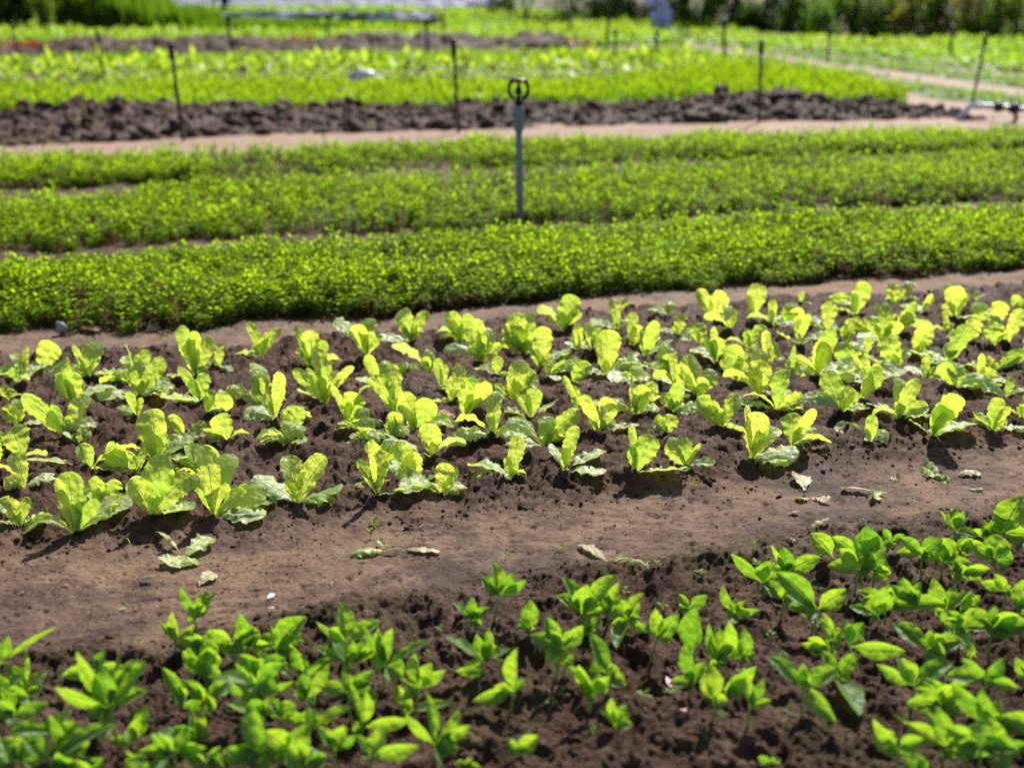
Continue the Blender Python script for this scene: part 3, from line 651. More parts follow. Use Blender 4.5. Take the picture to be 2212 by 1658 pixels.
def build_lettuces():
    items = []; D = 0.5400
    for (ox, oy, sc), txt in LET.items():
        for ln in txt.strip().splitlines():
            f = ln.split('|'); cv = lambda a, b: ((ox + a / sc) * D, (oy + b / sc) * D)
            bx, by = map(float, f[0].split()); px, py = cv(bx, by); x, y, s = G(px, py, 0.03)
            lv = []
            for t in f[1:]:
                a, b, w_, k = t.split(); tx, ty = cv(float(a), float(b)); g = 1.02; lv.append(((tx - px) * g, (ty - py) * g, float(w_) / sc * D * 1.05, k))
            u, v = UV(x, y); q = (v - float(e_lf(u))) / (float(e_lb(u)) - float(e_lf(u)))
            items.append(dict(x=x, y=y, s=s, lv=lv, q=min(max(q, 0.0), .999), sx=px, py=py))
    r = random.Random(99); cnt = 0
    for _ in range(4000):
        if cnt >= 10: break
        px = r.uniform(10, 2200); lo, hi = np.interp(px, [0, 550, 1100, 1700, 2212], [820, 790, 745, 700, 660]), np.interp(px, [0, 400, 800, 1450, 2212], [1150, 1110, 1070, 1010, 930]); py = r.uniform(lo, hi)
        x, y, s = G(px, py, .03)
        if min(math.hypot(px - i['sx'], (py - i['py']) * 1.3) for i in items) < 46 * s / 700: continue
        k = r.randint(3, 5); L = r.uniform(.075, .115) * s; lv = [(r.uniform(-.55, .55) * L, -r.uniform(.55, 1) * L, L * r.uniform(.35, .55), 'u') for _ in range(k - 1)] + [(r.choice((-1, 1)) * L * .8, r.uniform(-.1, .1) * L, L * .4, 'f')]
        u, v = UV(x, y); q = (v - float(e_lf(u))) / (float(e_lb(u)) - float(e_lf(u))); items.append(dict(x=x, y=y, s=s, lv=lv, q=min(max(q, 0.0), .999), sx=px, py=py)); cnt += 1
    rows_label(items, [-1, .12, .27, .42, .58, .76, 2], ["front row", "second row", "third row", "fourth row", "fifth row", "back row"])
    for n, it in enumerate(items):
        x, y, s = it['x'], it['y'], it['s']; al, rt, fw = img_frame(x, y); z = Hb(x, y) - 0.004
        root = empty("lettuce", (x, y, z)); nu = sum(1 for l in it['lv'] if l[3] == 'u'); nd = len(it['lv']) - nu
        hh = max(math.hypot(a[0], a[1]) for a in it['lv']) / s; d = ("small " if hh < .09 else "large " if hh > .15 else "") + "lime lettuce with " + ("upright and drooping leaves" if nd else "upright leaves")
        tag(root, f"{d}, {it['rank']} from left in {it['row']}", "lettuce", "young lettuces planted in the dark soil bed")
        rr = random.Random(n * 13 + 5); mx = max(math.hypot(a[0], a[1]) for a in it['lv'])
        for q in range(rr.choice((1, 2, 2, 3))):   # small inner and low outer leaves
            if rr.random() < .42: it['lv'].append((rr.uniform(-.55, .55) * mx, -rr.uniform(.35, .75) * mx, mx * rr.uniform(.14, .26), 'u'))
            else: it['lv'].append((rr.choice((-1, 1)) * rr.uniform(.45, .95) * mx, rr.uniform(-.22, .14) * mx, mx * rr.uniform(.20, .32), rr.choice('ffa')))
        for k, (dx, dy, wd, kind) in enumerate(it['lv']):
            r = random.Random(n * 31 + k); P0 = np.array([0, 0, 0.0]) + rt * r.uniform(-.004, .004)
            Lp = math.hypot(dx, dy) / s; hw = wd / s / 2
            if kind == 'u':
                dep = r.uniform(-.18, .30) * Lp + 0.01
                P1 = vec_from(dx, dy, s, al, rt, fw, dep); up = np.array([0, 0, 1.0])
                C = P1 * 0.5 + np.array([0, 0, Lp * 0.08]) + fw * r.uniform(-.12, .05) * Lp - rt * dx / s * .18
                dirn = P1 / np.linalg.norm(P1); view = fw * math.cos(al) + np.array([0, 0, -math.sin(al)])
                W = np.cross(dirn, view); W /= np.linalg.norm(W); hw *= 1.04
                W = W * math.cos(.35 * (k % 2 - .5)) + view * r.uniform(-.4, .4)
                me = leaf_mesh("leaf", P0, P1, C, W, hw, M['lettuce'], fold=r.uniform(.08, .5) * r.choice((1, 1, -.6)), ruf=r.uniform(.09, .19), seed=n * 50 + k, twist=r.uniform(-.5, .5), curl=r.uniform(-.6, 1.1), nl=30, nw=13)
            else:
                if kind == 'f':
                    dg = -dy / s / math.sin(al) ; dg = max(min(dg, .11), -.11)
                    P1 = rt * dx / s + fw * dg * .75 + np.array([0, 0, 0.0]); zz = Hs(x + P1[0], y + P1[1]) - z
                    P1[2] = min(max(zz + .006, (-dy / s - dg * .75 * math.sin(al)) / math.cos(al)), zz + .02) ; C = P1 * .5 + np.array([0, 0, .014 + .09 * Lp])
                    W = np.cross(P1 / np.linalg.norm(P1), [0, 0, 1.0]); W /= np.linalg.norm(W)
                    lat = abs(dx) / (abs(dx) + abs(dy) + 1e-6); hwr = hw * (1.2 + lat * .9); W = W + np.array([0, 0, 1]) * r.uniform(-.35, .35)
                else:
                    P1 = vec_from(dx, dy, s, al, rt, fw, r.uniform(-.1, .1) * Lp); zz = Hs(x + P1[0], y + P1[1]) - z; P1[2] = max(P1[2], zz + .004)
                    C = P1 * .55 + np.array([0, 0, .35 * Lp + .02]); W = np.cross(P1 / np.linalg.norm(P1), [0, 0, 1.0]); W /= np.linalg.norm(W)
                    W = W * .8 + np.array([0, 0, r.choice((-1, 1)) * .55]); hwr = hw * 1.5
                P1 = P1 * 0.98
                me = leaf_mesh("leaf", P0, P1, C, W, hwr, M['lettuce_pale' if r.random() < .6 else 'lettuce'], fold=r.uniform(-.35, .3), ruf=r.uniform(.12, .22), seed=n * 50 + k, twist=r.uniform(-.4, .4), curl=r.uniform(-.2, .6), nl=30, nw=13)
            link("leaf", me, root)
build_lettuces()

# ---------------------------------------------------------------- foreground seedlings: "base x y top x y | leaf tip x y width ..."
SEED = {
 (0, 2200, 1.9036): """
1500 720 1500 545|1390 300 56|1665 365 56|1582 340 66|1620 455 50|1440 545 50
1332 800 1350 712|1235 545 52|1330 478 72|1490 598 60|1440 805 50
1562 1045 1565 935|1450 706 66|1645 585 112|1600 702 170
1900 832 1895 725|1850 478 100|1930 575 165|2062 745 110
902 1482 850 1122|665 688 92|812 845 150|1165 850 120|475 965 80|975 752 50|1070 782 64|1142 1045 105|690 1175 90|792 1372 110
540 1600 545 1502|450 1168 100|612 1268 180
1022 1450 1010 1402|1132 1122 105|1080 1205 84
1030 1622 1012 1505|960 1440 40|1092 1565 112
202 1135 190 1085|100 845 110|372 930 88|320 1075 60|230 742 40|180 1292 70
20 1122 10 905|-10 700 80|112 708 88|-60 800 80|455 700 30
60 1352 50 1245|0 950 90|150 1122 80|-80 1200 80|112 1305 60
1432 1222 1412 1092|1258 850 88|1395 970 60|1310 1062 60
1562 1252 1560 1135|1420 968 88|1812 990 108|1515 1010 70
1482 1455 1500 1402|1480 1190 80|1562 1190 70|1150 1292 84|1612 1370 60
1622 1640 1572 1555|1360 1392 106|1692 1452 50|1700 1600 80
300 1740 180 1605|60 1420 160|402 1580 98|182 1458 110|0 1502 120|-110 1642 120
432 1760 402 1645|682 1482 120|862 1442 96|562 1725 100
1702 1125 1700 1012|1610 838 88|1762 930 78|1900 1095 68
1992 1182 2000 1105|1808 848 56|2096 958 60|2092 1082 60
1302 1700 1272 1505|1180 1320 50|1312 1472 50|1200 1700 60
1902 1760 1852 1605|1700 1552 120|1880 1500 80|2052 1562 110
2002 1405 2000 1335|1940 1188 128|1740 1218 66|2094 1192 96
-40 1700 -60 1560|-150 1400 120|20 1430 100|-10 1640 120
1050 1780 1060 1690|960 1560 60|1180 1600 90|1000 1720 80
700 1790 690 1720|600 1600 90|800 1610 100|690 1570 70""",
 (1000, 2200, 1.9036): """
190 832 195 742|48 648 108|422 528 145|402 642 88|175 560 30
742 1032 742 700|720 408 118|1006 552 108|505 558 48
760 1032 762 885|632 618 84|510 715 56|1018 740 66|792 688 66|1012 640 80
1026 1192 1040 992|980 770 88|1112 718 80|1392 788 56|858 658 38|1000 732 50
1270 1262 1290 1062|1260 798 80|1382 888 108|1490 930 78|1150 990 50
402 1082 412 962|325 740 80|622 790 78|432 800 60
452 1272 422 1182|440 958 80|622 950 88|370 1050 58
212 1052 200 902|-12 892 96|302 892 68
102 1192 100 1132|0 960 50|192 940 68|352 1092 60
832 1442 860 1352|760 988 48|900 1098 98|972 1150 58|1232 1332 78
1402 1650 1412 1505|1370 1118 70|1188 1278 58|1632 1242 68|1682 1362 88|1592 1542 110|1455 1655 40
1272 1292 1242 1262|1100 1058 108|1532 1212 58
1670 712 1680 632|1550 478 50|1700 458 68|1702 530 96|1822 540 66
1852 682 1912 482|1860 232 88|2010 345 118|2105 372 58|1800 442 58
1772 1052 1772 952|1508 748 66|1728 748 68|1830 708 78|1842 820 66|1990 862 58
1982 1202 2012 1032|2000 728 88|1688 1152 105|2092 930 60
252 1502 272 1302|160 1158 80|332 1180 108|420 1290 70
562 1502 512 1352|582 1258 68|372 1290 140|782 1210 66|500 1208 50
302 1690 302 1545|130 1378 170|452 1368 145|380 1500 70
652 1730 652 1565|560 1388 90|742 1388 90|820 1460 60
932 1760 922 1625|1042 1430 110|830 1460 60|1292 1602 108|1030 1520 50
102 1760 80 1645|28 1190 140|-62 1500 145|202 1560 115
402 1770 422 1700|300 1560 170|482 1560 140|602 1640 105
1640 1650 1640 1600|1560 1610 40|1700 1570 44|1760 1640 44""",
 (2000, 2200, 1.9036): """
620 642 620 562|488 254 82|872 254 100|655 340 138|510 348 68|422 402 88|792 390 70
962 692 962 602|768 510 86|915 448 88|1066 478 58|1062 392 66|1142 692 58|880 832 88|1070 582 50
812 652 830 502|810 360 68|892 310 58|962 420 86
1150 872 1192 672|1168 450 88|1190 518 140|1342 505 108
1465 830 1465 762|1460 428 155
1442 520 1440 452|1350 338 50|1572 340 80
1652 922 1655 802|1650 548 165|1742 508 108|1560 530 58|1822 612 58
1792 622 1782 532|1650 338 58|1780 425 68|1856 430 48|1970 505 50
1842 902 1842 782|1852 578 98|1758 700 88|1952 762 58
422 1042 472 822|335 578 98|622 640 108|545 680 68|225 720 106
492 1042 490 935|542 820 68|392 892 50
822 1122 812 992|682 688 108|840 900 58|952 1092 106
672 1292 702 1172|520 950 58|602 1020 88|832 1010 88|602 930 80
872 1512 872 1402|840 1188 68|955 1240 118
1422 1132 1472 1012|1380 738 88|1278 1040 78|1540 860 58|1642 930 108|1732 1020 58
1602 1402 1625 1232|1520 1030 58|1600 980 108|1712 1220 88
1882 1412 1892 1242|1850 1030 68|1992 1040 68|2052 1190 58|1912 1140 48
1702 1182 1702 1152|1932 900 86|1872 1000 106
2002 342 1992 212|1730 24 78|1985 48 98|2092 200 68
152 1642 152 1602|60 1530 96|282 1480 116
232 802 235 742|230 524 112|120 715 48
602 722 610 712|792 580 112
2060 1690 2060 1610|1960 1570 60|2130 1560 60""",
 (2996, 1900, 1.4155): """
178 805 192 685|210 600 80|240 640 50
240 600 215 552|180 414 78|115 408 24|402 458 80|90 580 48|242 490 38
342 892 380 702|138 518 105|532 588 98|212 690 78|322 772 58
592 662 630 452|640 264 136|448 344 80|745 348 126
642 682 622 522|498 418 88|655 552 88|438 522 78
702 602 700 502|765 418 78|795 500 78|690 400 40
480 520 472 462|348 342 100
802 452 800 402|748 322 40|872 350 40|832 402 58
1090 602 1090 502|1088 368 88|892 442 48|1162 440 48|1242 490 48|1312 592 48
1155 382 1155 312|1145 198 78|1202 204 50|1068 212 18|1232 402 48|1292 330 38
1352 402 1340 372|1330 288 60|1412 380 58|1240 350 58
1442 402 1440 332|1430 212 180|1492 118 136|1560 330 88
1402 642 1370 532|1380 398 165|1250 470 88|1472 520 98
1432 812 1440 652|1370 570 58|1300 620 56|1542 700 58
1542 902 1560 702|1512 556 136|1480 690 48
1092 802 1110 722|1010 556 80|1152 570 58|1232 590 58
1192 832 1190 742|1292 618 68|1240 600 48
872 852 890 702|850 568 78|1082 680 76|800 610 48|952 570 48
742 902 715 832|715 738 148|742 668 108|560 795 50
592 1092 562 962|540 828 58|866 950 76
466 1042 470 932|400 780 58|522 850 58
452 1052 450 1002|322 948 96|296 965 48
292 1382 292 1202|92 1042 68|494 1060 88|290 1068 48|482 1372 88|300 1150 96
502 1232 500 1162|592 1008 78|622 1402 96|470 1090 48
1002 1052 1010 1002|800 858 86|1202 920 86|1010 888 48
912 1302 930 1152|710 1078 58|840 1050 58|1122 988 88|1062 1180 78
1252 1072 1250 985|1235 900 50
1102 860 1110 792|1262 965 116|1060 720 30
1132 1302 1102 1202|1232 1150 48|990 1170 58|1182 1290 78
1342 1502 1362 1372|1110 1180 78|1392 1218 88|1560 1290 68|1560 1370 68
1092 1622 1102 1512|878 1420 88|1050 1320 98|1232 1422 116|970 1330 38
832 1700 830 1562|690 1490 108|970 1480 78|680 1420 58
1402 1710 1382 1602|1220 1460 118|1332 1400 118|1120 1560 68|1562 1502 68
942 1700 940 1642|930 1560 88|1010 1600 60
1560 1180 1570 1100|1500 1000 60|1640 1020 60|1560 960 60
1640 480 1630 420|1560 330 100|1700 300 120
1660 1500 1660 1400|1560 1300 90|1740 1300 90"""}
def build_seedlings():
    items = []; D = 0.54
    for (ox, oy, sc), txt in SEED.items():
        for ln in txt.strip().splitlines():
            f = ln.split('|'); bx, by, tx, ty = map(float, f[0].split()); cv = lambda a, b: ((ox + a / sc) * D, (oy + b / sc) * D)
            px, py = cv(bx, by); qx, qy = cv(tx, ty); x, y, s = G(px, py, 0.03)
            lv = []
            for t in f[1:]:
                a, b, w_ = map(float, t.split()); a, b = cv(a, b); lv.append((a - qx, b - qy, w_ / sc * D))
            items.append(dict(x=x, y=y, s=s, py=py, top=(qx - px, qy - py), lv=lv, q=-(UV(x, y)[1] - float(e_near(UV(x, y)[0]))), sx=px))
    r = random.Random(4242)
    ex = [(r.uniform(-120, 900), r.uniform(1470, 1700)) for _ in range(10)] + [(r.uniform(380, 760), r.uniform(1400, 1560)) for _ in range(4)] + [(r.uniform(1830, 2330), r.uniform(1190, 1420)) for _ in range(8)] + [(r.uniform(1950, 2330), r.uniform(1500, 1720)) for _ in range(5)] + [(r.uniform(-120, 60), r.uniform(1440, 1640)) for _ in range(4)]
    for px, py in ex:
        x, y, s = G(px, py, 0.03)
        if min(math.hypot(px - i['sx'], py - i['py']) for i in items) < 16: continue
        k = r.randint(4, 6); a0 = r.uniform(0, 360); lv = []; big = r.uniform(.75, 1.15) * s / 1150
        for j in range(k):
            a = math.radians(a0 + j * 137.5); rad = 76 * big * r.uniform(.75, 1.15) * (1 - .06 * j)
            lv.append((rad * math.cos(a), rad * .42 * math.sin(a) - 22 * big * (j / k + .2), rad * r.uniform(.30, .44)))
        items.append(dict(x=x, y=y, s=s, top=(r.uniform(-6, 6), -r.uniform(40, 70) * big), lv=lv, q=-(UV(x, y)[1] - float(e_near(UV(x, y)[0]))), sx=px, py=py))
    qs = sorted(i['q'] for i in items); nb = 5; bands = [-9] + [qs[len(qs) * k // nb] for k in range(1, nb)] + [99]
    rows_label(items, bands, ["the row beside the path", "second row from the path", "third row from the path", "fourth row from the path", "the nearest blurred row"])
    for n, it in enumerate(items):
        rr = random.Random(n * 7 + 3); mx = max(math.hypot(a[0], a[1]) for a in it['lv'])
        for q in range(rr.choice((1, 2, 2, 3)) if len(it['lv']) > 1 else 0): it['lv'].append((rr.uniform(-.6, .6) * mx, rr.uniform(-.6, .35) * mx, mx * rr.uniform(.2, .42)))
        x, y, s = it['x'], it['y'], it['s']; al, rt, fw = img_frame(x, y); z = Hb(x, y) - 0.004
        root = empty("seedling", (x, y, z)); r = random.Random(900 + n)
        tag(root, f"{'tall' if -it['top'][1] / s > .075 else 'low'} green seedling with {'broad' if max(a[2] / math.hypot(a[0], a[1]) for a in it['lv']) > .62 else 'narrow'} leaves, {it['rank']} from left in {it['row']}", "seedling", "leafy green seedlings in the foreground bed")
        top = vec_from(it['top'][0], it['top'][1], s, al, rt, fw, 0.0); top[2] = max(top[2], .012)
        mid = top * .5 + np.array([r.uniform(-.003, .003), r.uniform(-.003, .003), 0])
        V, F = tube([(0, 0, -.01), tuple(mid * .5), tuple(mid), tuple((top + mid) / 2), tuple(top)], [.0030, .0028, .0025, .0023, .0021], 8)
        link("stem", mesh_np("stem", V, F, M['seedling_stem']), root)
        ln_ref = max(math.hypot(a[0], a[1]) for a in it['lv']) / s
        for k, (dx, dy, wd) in enumerate(it['lv']):
            L2 = math.hypot(dx, dy) / s; b = -dy / s
            if b > 0.3 * L2: dep = r.uniform(-.15, .45) * L2
            elif b > -0.1 * L2: dep = r.uniform(-.25, .25) * L2
            else: dep = b * r.uniform(1.0, 1.9)
            P1 = vec_from(dx, dy, s, al, rt, fw, dep)
            floor = Hs(x + top[0] + P1[0], y + top[1] + P1[1]) - z + .012 - top[2]
            P1[2] = max(P1[2], floor); hw = wd / s / 2
            view = fw * math.cos(al) + np.array([0, 0, -math.sin(al)]); dn = P1 / np.linalg.norm(P1)
            W = np.cross(dn, view); W /= np.linalg.norm(W) + 1e-9
            C = P1 * .5 + np.array([0, 0, 1]) * L2 * r.uniform(.02, .16)
            asp = 2 * hw / (np.linalg.norm(P1) + 1e-6); roll = r.uniform(-.5, .5) if asp > .3 else r.choice((-1, 1)) * r.uniform(.5, .95)
            N2 = np.cross(dn, W); W = W * math.cos(roll) + N2 * math.sin(roll); hw = hw / max(.55, math.cos(roll)) * 1.24
            me = leaf_mesh("leaf", top * .985, top + P1, top + C, W, min(hw, .50 * np.linalg.norm(P1) + .004), M['seedling'], prof='rnd' if asp > .72 else 'ova', fold=r.uniform(.25, .7), ruf=r.uniform(.03, .08), seed=7000 + n * 20 + k, twist=r.uniform(-.25, .25), curl=r.uniform(-.2, .8), nl=16, nw=9)
            link("leaf", me, root)
build_seedlings()
# ---------------------------------------------------------------- mint beds and far crops
def leaf5(base, d, up, L, Wd, drop=0.12):
    d = np.array(d, float); d /= np.linalg.norm(d); s = np.cross(d, up); s /= np.linalg.norm(s) + 1e-9; n = np.cross(s, d)
    b = np.array(base, float)
    V = [b, b + d * L * .5 + s * Wd / 2 + n * Wd * .12, b + d * L * .5 - s * Wd / 2 + n * Wd * .12, b + d * L - n * L * drop, b + d * L * .5 - n * Wd * .10]
    return np.array(V), np.array([(0, 4, 1), (0, 2, 4), (1, 4, 3), (4, 2, 3)])
def sprig_tpl(n, pairs, Ltop, Llow, seed, z0=0.2, spread=0.0, stem=0.015, updir=0.5):
    r = np.random.default_rng(seed); out = []
    for k in range(n):
        V, F, A = [], [], []; off = 0
        bend = r.normal(0, .08, 2)
        def pos(t): return np.array([bend[0] * t * t, bend[1] * t * t, t])
        SV, SF = tube([pos(t) for t in (0, .5, 1)], [stem, stem * .8, stem * .5], 3, cap=False)
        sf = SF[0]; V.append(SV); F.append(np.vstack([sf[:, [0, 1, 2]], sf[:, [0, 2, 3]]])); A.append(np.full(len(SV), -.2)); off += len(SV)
        for p in range(pairs):
            t = z0 + (1 - z0) * (p + r.uniform(0, .5)) / (pairs - .5); t = min(t, 1); a0 = p * 1.571 + r.uniform(-.5, .5); q = p / max(1, pairs - 1)
            L = Llow + (Ltop - Llow) * q
            for sgn in (0, 1):
                a = a0 + np.pi * sgn + r.uniform(-.3, .3); el = updir * (0.1 + q) + r.uniform(-.35, .35)
                d = (np.cos(a) * np.cos(el), np.sin(a) * np.cos(el), np.sin(el))
                lv, lf = leaf5(pos(t), d, (0, 0, 1), L * r.uniform(.75, 1.2), L * r.uniform(.5, .68))
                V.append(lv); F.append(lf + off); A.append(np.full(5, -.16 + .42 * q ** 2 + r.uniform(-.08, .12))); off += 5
        out.append((np.vstack(V), np.vstack(F), np.concatenate(A)))
    return out
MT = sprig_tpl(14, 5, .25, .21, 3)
def strip_points(ea, eb, ulo, uhi, dens, jag=0.07):
    area = (uhi - ulo) * 2.2; n = int(dens * area * 1.4); u = rng.uniform(ulo, uhi, n); lo, hi = ea(u), eb(u) - (.0 if ea is e_m3a else .10)
    top = (hi - lo).max(); v = lo - .1 + rng.uniform(0, top + .2, n)
    w_ = jag * fbm(u, v, 4, 3, 44) * 2; k = (v > lo + w_) & (v < hi + w_)
    return u[k], v[k], (v - lo)[k], (hi - v)[k]
def build_mint():
    for nm, ea, eb, lo, hi, dens, sc, lab, gap in (
            ("mint_bed", e_m1a, e_m1b, -2.0, 6.6, 1050, 1.0, "dense low green herb bed nearest the lettuce, with the sprinkler riser at its back edge", 0),
            ("mint_bed", e_m2a, e_m2b, -3.2, 8.6, 640, 1.12, "middle one of the three dense low green herb beds", 1),
            ("mint_bed", e_m3a, e_m3b, -4.0, 10.5, 480, 1.25, "farthest of the three dense low green herb beds, along the pale path", 2)):
        u, v, df, db = strip_points(ea, eb, lo, hi, dens)
        x, y = XY(u, v); n = len(u)
        thin = fbm(u, v, 1.1, 3, 47)
        keep = rng.random(n) < np.clip(1.1 + 1.5 * thin, .25, 1); u, v, x, y, df, db, thin = [a[keep] for a in (u, v, x, y, df, db, thin)]; n = len(u)
        ed = np.clip(np.minimum(df, db) / 0.14, 0, 1)
        h = (0.052 + 0.034 * ed) * (1 + .42 * fbm(u, v, 2.2, 3, 48) + .28 * fbm(u, v, 9, 2, 49)) * rng.normal(1, .24, n).clip(.45, 1.7)
        P = np.stack([x, y, H(x, y, False)], 1); S = np.stack([h * 0 + .108 * sc, h * 0 + .108 * sc, h], 1)
        rn = np.clip(.58 + .08 * gap + .6 * fbm(u, v, 1.6, 3, 50) + rng.normal(0, .30, n), 0, 1)
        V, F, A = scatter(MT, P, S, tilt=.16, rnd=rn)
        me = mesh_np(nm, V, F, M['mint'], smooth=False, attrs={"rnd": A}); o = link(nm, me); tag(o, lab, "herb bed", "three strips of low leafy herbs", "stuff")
build_mint()

TF = sprig_tpl(10, 4, .55, .75, 9, z0=.05, stem=.02, updir=.9)
def region(name, P, dens, size, hgt, mat, label, cat, seed, rows=0, kmax=60000, cond=None, rnd0=.45, zz=0.0):
    r = np.random.default_rng(seed); lo, hi = P.min(0), P.max(0)
    lo = np.maximum(lo, [-40, -5]); hi = np.minimum(hi, [60, 130])
    area = np.prod(hi - lo); n = int(min(area * dens, 3e6)); x = r.uniform(lo[0], hi[0], n); y = r.uniform(lo[1], hi[1], n)
    k = inside(P, x, y) & (np.abs(x) < y * .62 + 1.5); x, y = x[k], y[k]
    if len(x) > kmax: x, y = x[:kmax], y[:kmax]
    u, v = UV(x, y)
    if rows:
        q = np.abs(((v if rows > 0 else u) / abs(rows)) % 1 - .5); k = q < .36 + .1 * r.random(len(x)); x, y, u, v = x[k], y[k], u[k], v[k]
    n = len(x); s = size * r.lognormal(0, .25, n); h = hgt * (1 + .4 * fbm(x, y, .8, 3, seed)) * r.lognormal(0, .2, n)
    rn = np.clip(rnd0 + .7 * fbm(x, y, .5, 3, seed + 5) + r.normal(0, .22, n), 0, 1)
    V, F, A = scatter(TF, np.stack([x, y, np.zeros(n) + zz], 1), np.stack([s, s, h], 1), tilt=.2, rnd=rn)
    return tag(link(name, mesh_np(name, V, F, mat, smooth=False, attrs={"rnd": A})), label, cat, kind="stuff")
region("leaf_crop", R_low, 260, .085, .14, M['low'], "bright low green crop just behind the soil ridge", "crop", 11, rnd0=.55)
region("leaf_crop", R_mid, 140, .10, .08, M['low'], "mid green low crop behind the far lettuce row", "crop", 12, rnd0=.25)
region("leaf_crop", R_yel, 34, .20, .20, M['farlet'], "yellow-green crop strip beyond the far soil ridge", "crop", 13, rnd0=.3)
region("leaf_crop", R_fgr, 12, .30, .17, M['low'], "green field far behind the posts near the trees", "crop", 14, rows=3.2, kmax=30000)
region("leaf_crop", R_rt, 42, .18, .12, M['farlet'], "bright crops in diagonal strips on the far right", "crop", 15, rows=-2.6, kmax=45000, rnd0=.3)
region("leaf_crop", R_rd, 60, .10, .05, M["low"], "duller green low crop between the bright rows and diagonal path", "crop", 19, rows=-1.4, rnd0=.2)
region("leaf_crop", R_rb, 60, .09, .045, M['low'], "low dull green crop beside the pale path on the right", "crop", 16, rows=-2.6, rnd0=.1)
region("leaf_crop", R_back, 5, .35, .22, M['low'], "green crops far away at the left behind the tall grass", "crop", 17, kmax=25000)
region("red_crop", R_red, 14, .15, .13, M['red'], "thin line of red leafy plants on the far soil strip", "crop", 18, kmax=9000)

def far_ridge():
    nu, nv = 420, 26; u0 = UV(*G(-700, 121)[:2])[0]; u1 = UV(*G(1230, 106)[:2])[0]
    ef = edge([(-700, 124), (0, 120), (600, 113), (1230, 106)]); U = np.linspace(u0, u1, nu); q = np.linspace(0, 1, nv)
    u = np.repeat(U[:, None], nv, 1); v = ef(U)[:, None] + 1.7 * q[None]; pr = np.sin(q * np.pi)[None] ** .6
    z = pr * (0.17 * (1 + 1.3 * fbm(u, v, .55, 3, 61)) + 0.07 * fbm(u, v, 3, 3, 62) + .09 * (worley(u, v, 2.6, 3)[0] < .42)) - .02; x, y = XY(u, v)
    i = np.arange((nu - 1) * nv).reshape(nu - 1, nv)[:, :-1].ravel(); F = np.stack([i, i + nv, i + nv + 1, i + 1], 1)
    V = np.stack([x, y, z], -1).reshape(-1, 3)
    tag(link("soil_ridge", mesh_np("soil_ridge", V, F, M['dug'], cols={"zone": np.tile([1, 0, 0, 1], (len(V), 1))})), "low dark soil ridge in the distance with red plants behind", "soil ridge", kind="structure")
far_ridge()

# the far lettuce row: single plants
def far_lettuces():
    tpl = sprig_tpl(5, 5, .75, .95, 21, z0=.05, stem=.03, updir=1.1)
    meshes = [mesh_np("far_lettuce", V, F, M['farlet'], smooth=False, attrs={"rnd": np.clip(A + .45, 0, 1)}) for V, F, A in tpl]
    tall = sprig_tpl(3, 7, .22, .34, 22, z0=.15, stem=.03, updir=.9); tmesh = [mesh_np("bolting_plant", V, F, M['mint'], smooth=False, attrs={"rnd": np.clip(A + .15, 0, 1)}) for V, F, A in tall]
    k = 0; r = random.Random(5)
    for row, (pl, pr, nm) in enumerate((((-30, 192), (1480, 174), "front"), ((-30, 185), (1560, 165), "second"), ((-30, 178), (1600, 158), "back"))):
        cnt = 40
        for i in range(cnt):
            t = (i + r.uniform(-.28, .28)) / (cnt - 1); px = pl[0] + (pr[0] - pl[0]) * t; py = pl[1] + (pr[1] - pl[1]) * t + r.uniform(-1.5, 1.5)
            x, y, s = G(px, py); o = link("far_lettuce", meshes[r.randrange(5)], None, (x, y, 0)); q = r.uniform(.8, 1.25); o.scale = (.20 * q, .20 * q, .22 * q * r.uniform(.85, 1.25)); o.rotation_euler = (0, 0, r.uniform(0, 6.28))
            tag(o, f"pale yellow-green lettuce behind the soil ridge, {ORD[i]} from left in the {nm} far row", "lettuce", "bright lettuces in the far rows")
    xs = [122, 150, 205, 290, 345, 412, 455, 525, 560, 610, 665, 690, 745, 880, 905, 1010, 1062, 1096, 1110, 1130, 1180, 1215, 1290, 1345, 1400]
    for i, px in enumerate(xs):
        x, y, s = G(px, 175 - px * .006 + r.uniform(-8, 6)); o = link("bolting_plant", tmesh[r.randrange(3)], None, (x, y, 0)); h = r.uniform(.28, .42) * (1.25 if i == 0 else 1); o.scale = (.42, .42, h); o.rotation_euler = (r.uniform(-.1, .1), r.uniform(-.1, .1), r.uniform(0, 6))
        tag(o, f"tall dark green stalk standing among the far lettuces, {ORD[i]} from left", "plant", "dark stalks among the far lettuces")
far_lettuces()

